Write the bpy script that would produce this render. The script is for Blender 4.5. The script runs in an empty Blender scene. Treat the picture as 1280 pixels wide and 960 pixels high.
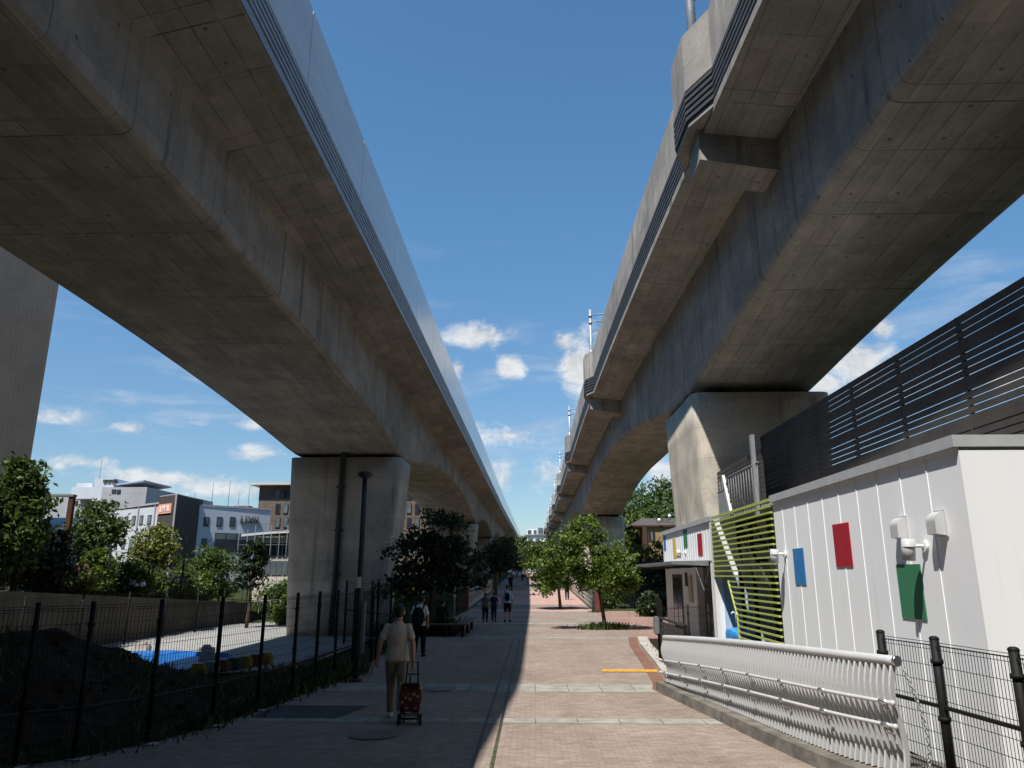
import bpy, bmesh, math, random
import numpy as np
from mathutils import Vector, Matrix
R = math.radians
rnd = random.Random(7)
S = bpy.context.scene
COL = S.collection

# ------------------------------------------------------------------ camera, sky, sun, exposure
F = 930.0
TH = math.atan(238 / F); PS = math.atan(28 / math.hypot(F, 238))
cam = bpy.data.cameras.new('camera'); camo = bpy.data.objects.new('camera', cam); COL.objects.link(camo)
cam.sensor_width = 36; cam.lens = 36 * F / 1280; cam.clip_start = .1; cam.clip_end = 6000
camo.location = (0, 0, 2.1); camo.rotation_euler = (R(90) + TH, 0, PS)
S.camera = camo
SUN = Vector((-.315, -.52, 1)).normalized()
EL = math.asin(SUN.z); AZ = math.atan2(SUN.x, SUN.y)
sun = bpy.data.lights.new('sun', 'SUN'); suno = bpy.data.objects.new('sun', sun); COL.objects.link(suno)
sun.energy = 5.0; sun.angle = R(.55); sun.color = (1, .965, .91)
suno.rotation_euler = SUN.to_track_quat('Z', 'Y').to_euler(); suno.location = (-30, -30, 90)
S.view_settings.view_transform = 'Standard'; S.view_settings.look = 'None'
S.view_settings.gamma = 1; S.view_settings.use_curve_mapping = False
S.view_settings.exposure = 0.32

fw = Vector((-math.sin(PS) * math.cos(TH), math.cos(PS) * math.cos(TH), math.sin(TH)))
rt = Vector((math.cos(PS), math.sin(PS), 0)); up = rt.cross(fw)
def P(px, py, Y):                       # a point seen at px, py at depth Y
    d = fw + rt * ((px - 640) / F) - up * ((py - 480) / F)
    return Vector((0, 0, 2.1)) + d * (Y / d.y)
def direction(px, py):
    d = (P(px, py, 100) - Vector((0, 0, 2.1))).normalized()
    return math.atan2(d.x, d.y), math.asin(d.z)

# ------------------------------------------------------------------ node helpers
class NT:
    def __init__(s, nt): s.t = nt; s.n = nt.nodes; s.l = nt.links
    def new(s, ty, **kw):
        n = s.n.new(ty)
        for k, v in kw.items(): setattr(n, k, v)
        return n
    def put(s, sock, v):
        if hasattr(v, 'is_output'): s.l.new(v, sock)
        elif isinstance(v, (tuple, list)) and len(v) == 3 and sock.type == 'RGBA': sock.default_value = (*v, 1)
        else: sock.default_value = v
    def m(s, op, a, b=None, c=None, clamp=False):
        n = s.new('ShaderNodeMath', operation=op, use_clamp=clamp)
        s.put(n.inputs[0], a)
        if b is not None: s.put(n.inputs[1], b)
        if c is not None: s.put(n.inputs[2], c)
        return n.outputs[0]
    def ramp(s, x, a, b, c=0., d=1.):
        n = s.new('ShaderNodeMapRange', clamp=True, interpolation_type='SMOOTHSTEP')
        s.put(n.inputs[0], x); s.put(n.inputs[1], a); s.put(n.inputs[2], b); s.put(n.inputs[3], c); s.put(n.inputs[4], d)
        return n.outputs[0]
    def noise(s, v, sc, det=3, rough=.55, dist=0.):
        n = s.new('ShaderNodeTexNoise'); s.put(n.inputs['Vector'], v)
        n.inputs['Scale'].default_value = sc; n.inputs['Detail'].default_value = det
        n.inputs['Roughness'].default_value = rough; n.inputs['Distortion'].default_value = dist
        return n.outputs[0]
    def mixc(s, f, a, b, mode='MIX'):
        n = s.new('ShaderNodeMix', data_type='RGBA', blend_type=mode)
        s.put(n.inputs[0], f); s.put(n.inputs[6], a); s.put(n.inputs[7], b)
        return n.outputs[2]
    def scalev(s, v, sc):
        n = s.new('ShaderNodeVectorMath', operation='MULTIPLY'); s.put(n.inputs[0], v); n.inputs[1].default_value = sc
        return n.outputs[0]
    def addv(s, v, sc):
        n = s.new('ShaderNodeVectorMath', operation='ADD'); s.put(n.inputs[0], v); n.inputs[1].default_value = sc
        return n.outputs[0]
    def line(s, x, period, width, off=0.):
        f = s.m('FRACT', s.m('ADD', s.m('DIVIDE', x, period), off))
        d = s.m('MULTIPLY', s.m('ABSOLUTE', s.m('SUBTRACT', f, .5)), period)   # period/2 at the line
        return s.ramp(d, period / 2 - width, period / 2 - width * .3)
    def xyz(s, v):
        n = s.new('ShaderNodeSeparateXYZ'); s.put(n.inputs[0], v); return n.outputs
    def bump(s, h, st, dist=.02):
        n = s.new('ShaderNodeBump'); n.inputs['Strength'].default_value = st; n.inputs['Distance'].default_value = dist
        s.put(n.inputs['Height'], h); return n.outputs[0]

def newmat(name):
    m = bpy.data.materials.new(name); m.use_nodes = True
    t = NT(m.node_tree); b = t.n['Principled BSDF']
    return m, t, b

# ------------------------------------------------------------------ sky with clouds
w = bpy.data.worlds.new('World'); S.world = w; w.use_nodes = True
t = NT(w.node_tree); bg = t.n['Background']
sky = t.new('ShaderNodeTexSky', sky_type='NISHITA', sun_disc=False)
sky.sun_elevation = EL; sky.sun_rotation = AZ; sky.air_density = 1.0; sky.dust_density = .3; sky.ozone_density = 2.5
geo = t.new('ShaderNodeTexCoord'); d = geo.outputs['Generated']
x, y, z = t.xyz(d)
az = t.m('ARCTAN2', x, y); el = t.m('ARCSINE', z)
clouds = [  # px, py, half-width, half-height (px), strength
    (598, 420, 44, 24, 1), (637, 458, 24, 21, .95), (722, 455, 28, 44, 1.0), (706, 428, 26, 16, 1), (745, 470, 40, 40, 1.1), (572, 462, 14, 17, .85),
    (1072, 452, 58, 48, 1.05), (1100, 412, 22, 20, .95), (1035, 480, 40, 20, .9), (1290, 470, 70, 24, .8),
    (315, 568, 42, 12, .65), (300, 530, 70, 8, .5), (160, 534, 40, 9, .55), (190, 598, 110, 14, .75), (100, 578, 60, 12, .65), (280, 612, 90, 12, .65), (60, 520, 70, 10, .4),
    (640, 600, 60, 26, .45), (640, 545, 70, 16, .35), (850, 600, 60, 30, .7), (690, 590, 40, 26, .5), (800, 425, 80, 60, 1.1), (770, 520, 50, 26, .7)]
cov = None
for px, py, rx, ry, st in clouds:
    a0, e0 = direction(px, py); a1, _ = direction(px + rx, py); _, e1 = direction(px, py - ry)
    u = t.m('DIVIDE', t.m('SUBTRACT', az, a0), abs(a1 - a0)); v = t.m('DIVIDE', t.m('SUBTRACT', el, e0), abs(e1 - e0))
    r2 = t.m('ADD', t.m('MULTIPLY', u, u), t.m('MULTIPLY', v, v))
    c = t.m('MULTIPLY', t.m('SUBTRACT', 1., t.m('SQRT', r2)), st)
    cov = c if cov is None else t.m('MAXIMUM', cov, c)
nz = t.noise(t.scalev(d, (1, 1, 1.4)), 19, 10, .64, .35)
nz2 = t.noise(t.scalev(d, (1, 1, 1.6)), 6, 4, .55)
k = t.m('ADD', t.m('MULTIPLY', cov, 1.1), t.m('MULTIPLY', t.m('SUBTRACT', nz, .5), 2.6))
k = t.m('ADD', k, t.m('MULTIPLY', t.m('SUBTRACT', nz2, .5), .8))
dens = t.ramp(k, -.02, .85)
dens = t.m('MULTIPLY', dens, t.ramp(cov, -.5, .12))
# thin wisps low in the sky
wisp = t.ramp(t.noise(t.scalev(d, (1, 1, 5)), 5, 6, .6, .4), .5, .78)
wisp = t.m('MULTIPLY', t.m('MULTIPLY', wisp, t.ramp(el, .0, .12)), t.ramp(el, .5, .2))
wisp = t.m('MULTIPLY', wisp, .5)
tot = t.m('MINIMUM', t.m('ADD', dens, wisp), 1.)
shade = t.m('ADD', 6.0, t.m('MULTIPLY', t.ramp(nz, .3, .7), 2.6))
cc = t.new('ShaderNodeCombineColor'); t.put(cc.inputs[0], t.m('MULTIPLY', shade, .97)); t.put(cc.inputs[1], t.m('MULTIPLY', shade, 1.01)); t.put(cc.inputs[2], t.m('MULTIPLY', shade, 1.06))
hsv = t.new('ShaderNodeHueSaturation'); hsv.inputs['Saturation'].default_value = 1.0; hsv.inputs['Value'].default_value = 1.0
t.l.new(sky.outputs[0], hsv.inputs['Color'])
tint = t.mixc(1., hsv.outputs[0], t.mixc(t.ramp(el, .0, .55), (.95, 1.06, 1.12), (1.02, 1.5, 1.64)), 'MULTIPLY')
t.l.new(t.mixc(tot, tint, cc.outputs[0]), bg.inputs[0])
bg.inputs[1].default_value = .08

# ------------------------------------------------------------------ materials
M = {}
def plain(name, col, rough=.6, var=.12, sc=6., bump=0., metal=0., coord='Object', spec=.4):
    m, t, b = newmat(name)
    tc = t.new('ShaderNodeTexCoord'); v = tc.outputs[coord]
    n = t.noise(v, sc, 4)
    f = t.ramp(n, .3, .7)
    lo = tuple(c * (1 - var) for c in col); hi = tuple(min(1, c * (1 + var)) for c in col)
    t.l.new(t.mixc(f, lo, hi), b.inputs['Base Color'])
    b.inputs['Roughness'].default_value = rough; b.inputs['Metallic'].default_value = metal
    b.inputs['Specular IOR Level'].default_value = spec if rough < .7 else min(spec, .08)
    if bump: t.l.new(t.bump(t.noise(v, sc * (8 if sc != 7. else 1.6), 4), bump), b.inputs['Normal'])
    M[name] = m
    return m

def concrete(name, col, stain=.5, joints=3.3, board=.45, seed=0., warm=(.75, .62, .45)):
    m, t, b = newmat(name)
    g = t.new('ShaderNodeNewGeometry'); p = t.addv(g.outputs['Position'], (seed, seed * .7, 0))
    x, y, z = t.xyz(p); nx, ny, nz = t.xyz(g.outputs['Normal'])
    anz = t.m('ABSOLUTE', nz); horiz = t.ramp(anz, .5, .8); side = t.m('SUBTRACT', 1., horiz)
    big = t.noise(p, .22, 4, .6); mid = t.noise(p, 1.1, 5, .65); fine = t.noise(p, 14, 4, .6)
    tone = t.m('ADD', t.m('ADD', t.m('MULTIPLY', t.m('SUBTRACT', big, .5), .7), t.m('MULTIPLY', t.m('SUBTRACT', mid, .5), .6)), t.m('MULTIPLY', t.m('SUBTRACT', fine, .5), .45))
    # formwork board and panel tone
    wn = t.new('ShaderNodeTexWhiteNoise', noise_dimensions='3D'); cv = t.new('ShaderNodeCombineXYZ')
    t.put(cv.inputs[0], t.m('FLOOR', t.m('MULTIPLY', t.m('DIVIDE', x, board), horiz))); t.put(cv.inputs[1], t.m('FLOOR', t.m('DIVIDE', y, joints / 2))); t.put(cv.inputs[2], t.m('MULTIPLY', t.m('FLOOR', t.m('DIVIDE', z, .9)), side))
    t.l.new(cv.outputs[0], wn.inputs['Vector'])
    tone = t.m('ADD', tone, t.m('MULTIPLY', t.m('SUBTRACT', wn.outputs[0], .5), .24))
    # rain streaks on upright faces
    st = t.noise(t.scalev(p, (2.6, 2.6, .12)), 1., 5, .65)
    st2 = t.noise(t.scalev(p, (.5, .5, .2)), 1., 3, .5)
    streak = t.m('MULTIPLY', t.m('MULTIPLY', t.ramp(st, .5, .72), t.ramp(st2, .4, .6)), side)
    grain = t.noise(t.scalev(p, (9, .5, 9)), 1., 4, .6)
    tone = t.m('ADD', tone, t.m('MULTIPLY', t.m('MULTIPLY', t.m('SUBTRACT', grain, .5), .5), horiz))
    value = t.m('ADD', 1., tone)
    c = t.mixc(t.ramp(mid, .35, .75), tuple(q * .92 for q in col), tuple(col[i] * (.85 + .3 * warm[i]) for i in range(3)))
    hs = t.new('ShaderNodeVectorMath', operation='SCALE'); t.l.new(c, hs.inputs[0]); t.put(hs.inputs['Scale'], value)
    c = hs.outputs[0]
    c = t.mixc(t.m('MULTIPLY', streak, stain), c, tuple(q * .3 for q in col))
    # blotchy dark mildew patches
    bl = t.m('MULTIPLY', t.ramp(t.noise(p, .7, 6, .7, .5), .56, .72), stain * .28)
    c = t.mixc(bl, c, tuple(q * .45 for q in col))
    # joints
    lj = t.m('MULTIPLY', t.line(y, joints, .022), t.m('SUBTRACT', 1., t.m('MULTIPLY', side, .45))); lh = t.m('MULTIPLY', t.line(y, joints / 2, .016, .25), .75)
    lb = t.m('MULTIPLY', t.m('MULTIPLY', t.line(x, board, .014), horiz), .75)
    lz = t.m('MULTIPLY', t.m('MULTIPLY', t.line(z, .9, .012), side), .4)
    ln = t.m('MAXIMUM', t.m('MAXIMUM', lj, lh), t.m('MAXIMUM', lb, lz))
    broken = t.ramp(t.noise(p, 1.6, 3), .32, .58, .15, 1.)
    ln = t.m('MULTIPLY', ln, broken)
    c = t.mixc(t.m('MULTIPLY', ln, .85), c, tuple(q * .25 for q in col))
    # form-tie holes
    def off(c, per, ph): return t.m('MULTIPLY', t.m('SUBTRACT', t.m('FRACT', t.m('ADD', t.m('DIVIDE', c, per), ph)), .5), per)
    hy = off(y, joints / 4, .37); ho = t.m('ADD', t.m('MULTIPLY', off(x, board * 2, .3), horiz), t.m('MULTIPLY', off(z, .9, .4), side))
    hd_ = t.m('SQRT', t.m('ADD', t.m('MULTIPLY', hy, hy), t.m('MULTIPLY', ho, ho)))
    hole = t.m('MULTIPLY', t.ramp(hd_, .045, .025), t.ramp(t.noise(p, 2.2, 2), .48, .52))
    c = t.mixc(t.m('MULTIPLY', hole, .75), c, tuple(q * .25 for q in col))
    t.l.new(c, b.inputs['Base Color'])
    b.inputs['Roughness'].default_value = .9; b.inputs['Specular IOR Level'].default_value = .12
    t.l.new(t.bump(t.m('SUBTRACT', t.m('MULTIPLY', fine, .3), ln), .5, .012), b.inputs['Normal'])
    M[name] = m
    return m

concrete('concrete_old', (.345, .32, .283), .85)
concrete('concrete_new', (.385, .355, .315), .95, 3.1, .42, 3.7, (.8, .7, .5))
concrete('concrete_parapet', (.40, .37, .335), 1.0, 4.8, .6, 9.1)
concrete('concrete_pier', (.50, .46, .41), .7, 30., .9, 5.3)
concrete('concrete_stained', (.54, .50, .43), 1.0, 30., .9, 1.3, (.9, .75, .5))
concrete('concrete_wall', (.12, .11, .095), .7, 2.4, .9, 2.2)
plain('steel_louver', (.36, .37, .38), .5, .12, 3, 0, .3)
plain('dark_louver', (.07, .07, .075), .6, .2, 3)
plain('joint_black', (.02, .02, .022), .9)
plain('galvanised', (.40, .415, .43), .45, .12, 8, 0, .5)
plain('grey_paint', (.17, .18, .19), .5, .1)
plain('dark_paint', (.035, .036, .038), .5, .15)
plain('black_paint', (.012, .012, .012), .6, .15, spec=.15)
plain('white_paint', (.78, .78, .77), .45, .03)
plain('white_rail', (.5, .5, .5), .38, .05)
plain('chrome', (.7, .71, .72), .25, .04, 8, 0, .9)
plain('coping', (.42, .43, .44), .5, .06)
plain('lime_slat', (.42, .47, .12), .5, .08)
plain('blue_panel', (.03, .19, .46), .6, .05); plain('red_panel', (.38, .015, .03), .6, .05)
plain('green_panel', (.045, .2, .1), .6, .05); plain('yellow_panel', (.75, .47, .05), .6, .05)
plain('sky_panel', (.45, .58, .75), .5, .04)
plain('blue_sheet', (.02, .28, .72), .4, .25, 7, .3)
plain('blue_pool', (.01, .11, .36), .4, .25, 3)
plain('slat_dark', (.07, .062, .058), .65, .15, 2, spec=.15)
plain('wood_bench', (.14, .075, .045), .6, .25, 12)
plain('bark', (.09, .07, .05), .9, .35, 14, .5)
plain('soil', (.034, .025, .017), .95, .45, 5, .6)
plain('grass_soil', (.045, .055, .02), .95, .5, 3, .6)
plain('field', (.33, .325, .31), .9, .1, 2, .2)
plain('kerb', (.42, .385, .34), .85, .15, 3, .2)
plain('kerb_dark', (.16, .145, .125), .9, .3, 4, .3)
plain('skin', (.42, .24, .165), .55, .06)
plain('hair', (.012, .01, .009), .55, .2, 30, .4)
plain('shirt_beige', (.52, .46, .375), .85, .1, 7., .9)
plain('trouser_khaki', (.30, .26, .195), .85, .1, 7., .9)
plain('shirt_white', (.7, .7, .7), .8, .05); plain('cloth_black', (.014, .014, .016), .85, .1)
plain('cloth_navy', (.015, .022, .07), .85, .1); plain('shirt_blue', (.33, .46, .6), .8, .06); plain('shirt_grey', (.10, .085, .10), .8, .1)
plain('cloth_brown', (.2, .1, .06), .8, .1); plain('parasol_white', (.72, .74, .74), .7, .05)
plain('shoe_white', (.62, .62, .6), .5); plain('rubber', (.02, .02, .02), .8)
plain('lime_trim', (.35, .5, .08), .7)
plain('car_white', (.72, .73, .74), .3, .02); plain('car_glass', (.02, .025, .03), .1)
plain('tail_red', (.35, .01, .01), .3)
plain('office_white', (.56, .58, .62), .7, .06, .3); plain('office_blue', (.36, .42, .48), .7, .06, .3); plain('office_grey', (.40, .38, .39), .75, .08, .3)
plain('office_dark', (.085, .075, .07), .7, .15, 2); plain('office_cream', (.55, .5, .43), .7)
plain('pane', (.12, .145, .16), .12, .3, .4); plain('pane_dark', (.03, .035, .045), .1, .3, .4)
plain('frame_dark', (.05, .05, .055), .5)
plain('sign_salmon', (.8, .36, .27), .6, .03); plain('letter_silver', (.09, .082, .07), .4, .1)
plain('stucco', (.33, .215, .11), .85, .12, 2); plain('brick_brown', (.15, .115, .095), .85, .15, 2); plain('eave_wood', (.09, .05, .035), .8, .2); plain('roof_tile', (.11, .085, .072), .6, .2, 4)
plain('pillar_red', (.16, .055, .045), .7); plain('parapet_cream', (.5, .46, .39), .7, .08)
plain('tactile', (.55, .31, .05), .8, .15, 8)
plain('manhole', (.17, .14, .12), .6, .3, 20); plain('grate', (.03, .03, .03), .6, .2, 10)
plain('moss', (.075, .085, .045), .95, .55, 14, .5)
plain('band_slab', (.30, .285, .25), .9, .18, 3, .15, spec=.1)
plain('orange_red', (.6, .07, .02), .6)
plain('tower_tile', (.06, .058, .056), .75, .1, .5)

def add_grid_lines(name, ax, px, wx, az_, pz, wz, dark=.5):
    m = M[name]; t = NT(m.node_tree); b = t.n['Principled BSDF']
    src = b.inputs['Base Color'].links[0].from_socket
    tc = t.new('ShaderNodeTexCoord'); o = t.xyz(tc.outputs['Object'])
    l = t.line(o[ax], px, wx)
    if az_ is not None: l = t.m('MAXIMUM', l, t.line(o[az_], pz, wz))
    sc = t.new('ShaderNodeVectorMath', operation='SCALE'); t.l.new(src, sc.inputs[0]); sc.inputs['Scale'].default_value = dark
    t.l.new(t.mixc(l, src, sc.outputs[0]), b.inputs['Base Color'])
add_grid_lines('band_slab', 0, .62, .012, None, 0, 0, .45)
add_grid_lines('tower_tile', 0, .3, .02, 2, .15, .012, .7)
add_grid_lines('office_dark', 0, .25, .02, 2, .22, .02, .75)
add_grid_lines('parapet_cream', 1, .5, .012, 2, .25, .012, .75)
add_grid_lines('roof_tile', 0, .3, .03, 1, .3, .03, .5)
add_grid_lines('office_white', 0, 4., .05, 2, 1.1, .03, .86)
add_grid_lines('office_blue', 0, 4., .05, 2, 1.1, .03, .86)
add_grid_lines('office_grey', 0, 3., .05, 2, 2., .05, .85)

def pavers(name, c1, c2, mortar, bw=.21, rh=.105, tone=.35, ms=.006):
    m, t, b = newmat(name)
    g = t.new('ShaderNodeNewGeometry'); p = g.outputs['Position']
    br = t.new('ShaderNodeTexBrick'); t.l.new(p, br.inputs['Vector'])
    br.inputs['Scale'].default_value = 1; br.inputs['Brick Width'].default_value = bw; br.inputs['Row Height'].default_value = rh
    br.inputs['Mortar Size'].default_value = ms; br.inputs['Mortar Smooth'].default_value = .3; br.inputs['Bias'].default_value = 0.
    for i, c in enumerate((c1, c2, mortar)): br.inputs[i + 1].default_value = (*c, 1)
    n = t.noise(p, .5, 5, .65); n2 = t.noise(p, 5, 4, .6); n3 = t.noise(t.scalev(p, (1.2, .25, 1)), 1., 4, .6)
    val = t.m('ADD', 1., t.m('ADD', t.m('MULTIPLY', t.m('SUBTRACT', n, .5), tone * 1.6), t.m('ADD', t.m('MULTIPLY', t.m('SUBTRACT', n2, .5), tone), t.m('MULTIPLY', t.m('SUBTRACT', n3, .5), tone))))
    sc = t.new('ShaderNodeVectorMath', operation='SCALE'); t.l.new(br.outputs[0], sc.inputs[0]); t.put(sc.inputs['Scale'], val)
    spots = t.m('MULTIPLY', t.ramp(t.noise(p, 2.3, 5, .7), .64, .74), .45)
    t.l.new(t.mixc(spots, sc.outputs[0], tuple(q * .35 for q in c1)), b.inputs['Base Color'])
    b.inputs['Roughness'].default_value = .9; b.inputs['Specular IOR Level'].default_value = .08
    h = t.m('ADD', t.m('MULTIPLY', br.outputs['Fac'], -1.), t.m('MULTIPLY', t.noise(p, 30, 3), .3))
    t.l.new(t.bump(h, .45, .006), b.inputs['Normal'])
    M[name] = m
pavers('path_pavers', (.25, .195, .16), (.315, .254, .212), (.2, .16, .135), .16, .08, .5, .005)
pavers('border_brick', (.19, .10, .075), (.24, .13, .095), (.10, .08, .07))
pavers('bridge_pavers', (.40, .225, .185), (.46, .28, .24), (.5, .42, .38), .4, .2, .2, .02)
pavers('plaza_pavers', (.29, .175, .14), (.34, .225, .18), (.16, .12, .10))

def siding():
    m, t, b = newmat('siding')
    g = t.new('ShaderNodeNewGeometry'); p = g.outputs['Position']
    n = t.noise(t.scalev(p, (1, 1, .15)), 1.2, 4); n2 = t.noise(p, 60, 2)
    c = t.mixc(t.ramp(n, .3, .75), (.85, .85, .86), (.89, .89, .89))
    drip = t.m('MULTIPLY', t.ramp(t.noise(t.scalev(p, (7, 7, .35)), 1., 4, .6), .58, .8), .26)
    c = t.mixc(drip, c, (.45, .43, .40))
    t.l.new(c, b.inputs['Base Color']); b.inputs['Roughness'].default_value = .6
    t.l.new(t.bump(n2, .12, .004), b.inputs['Normal']); M['siding'] = m
siding()

def barrier():
    m, t, b = newmat('barrier_metal')
    g = t.new('ShaderNodeNewGeometry'); p = g.outputs['Position']
    n = t.noise(t.scalev(p, (1, .6, 3)), 1.2, 4); v = t.noise(t.scalev(p, (1, 9, .4)), 1.5, 3)
    c = t.mixc(t.ramp(n, .3, .7), (.66, .61, .55), (.74, .68, .62)); t.l.new(c, b.inputs['Base Color'])
    b.inputs['Metallic'].default_value = .1
    t.put(b.inputs['Roughness'], t.m('ADD', .13, t.m('MULTIPLY', v, .1)))
    t.l.new(t.bump(v, .03, .01), b.inputs['Normal']); M['barrier_metal'] = m
barrier()

def leafmat(name, c1, c2, c3, trans=.35):
    m, t, b = newmat(name)
    g = t.new('ShaderNodeNewGeometry'); r = g.outputs['Random Per Island']
    n = t.noise(g.outputs['Position'], 1.5, 2)
    c = t.mixc(t.ramp(t.m('ADD', t.m('MULTIPLY', r, .7), t.m('MULTIPLY', n, .6)), .25, .95), c1, c2)
    c = t.mixc(t.ramp(r, .9, .93), c, c3)
    t.l.new(c, b.inputs['Base Color']); b.inputs['Roughness'].default_value = .5; b.inputs['Specular IOR Level'].default_value = .35
    tr = t.new('ShaderNodeBsdfTranslucent'); t.l.new(c, tr.inputs[0])
    mx = t.new('ShaderNodeMixShader'); mx.inputs[0].default_value = trans
    t.l.new(b.outputs[0], mx.inputs[1]); t.l.new(tr.outputs[0], mx.inputs[2])
    t.l.new(mx.outputs[0], t.n['Material Output'].inputs[0]); M[name] = m
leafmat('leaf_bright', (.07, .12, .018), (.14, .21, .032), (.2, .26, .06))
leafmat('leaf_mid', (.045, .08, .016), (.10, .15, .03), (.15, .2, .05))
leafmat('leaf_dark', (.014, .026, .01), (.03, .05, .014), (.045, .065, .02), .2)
leafmat('leaf_yellow', (.1, .13, .02), (.2, .22, .04), (.4, .38, .2))
leafmat('leaf_hill', (.035, .065, .016), (.09, .145, .03), (.13, .18, .045), .3)
leafmat('leaf_bamboo', (.07, .11, .015), (.14, .18, .03), (.18, .22, .05), .3)
leafmat('petal_purple', (.16, .06, .22), (.30, .13, .36), (.36, .2, .5)); leafmat('petal_pink', (.42, .08, .18), (.55, .17, .28), (.6, .3, .35))
leafmat('petal_white', (.6, .58, .45), (.75, .73, .6), (.8, .8, .7)); leafmat('petal_blue', (.25, .25, .5), (.4, .42, .65), (.5, .5, .7))
leafmat('grass', (.03, .05, .012), (.08, .11, .025), (.13, .13, .05), .3)

def floral():
    m, t, b = newmat('floral_cloth')
    tc = t.new('ShaderNodeTexCoord'); v = tc.outputs['Object']
    vo = t.new('ShaderNodeTexVoronoi'); t.l.new(v, vo.inputs['Vector']); vo.inputs['Scale'].default_value = 15
    vd = t.noise(v, 26, 3, .6, .8)
    fl = t.ramp(t.m('ADD', vo.outputs['Distance'], t.m('MULTIPLY', t.m('SUBTRACT', vd, .5), .5)), .38, .28)
    wn = t.new('ShaderNodeTexWhiteNoise'); t.l.new(vo.outputs['Color'], wn.inputs['Vector'])
    fl = t.m('MULTIPLY', fl, t.ramp(wn.outputs[0], .2, .25))
    c = t.mixc(t.ramp(t.noise(v, 9, 2), .4, .6), (.09, .012, .014), (.13, .03, .025))
    c = t.mixc(fl, c, (.42, .28, .2))
    c = t.mixc(t.ramp(vo.outputs['Distance'], .1, .06), c, (.3, .12, .05))
    t.l.new(c, b.inputs['Base Color']); b.inputs['Roughness'].default_value = .85; M['floral_cloth'] = m
floral()

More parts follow.
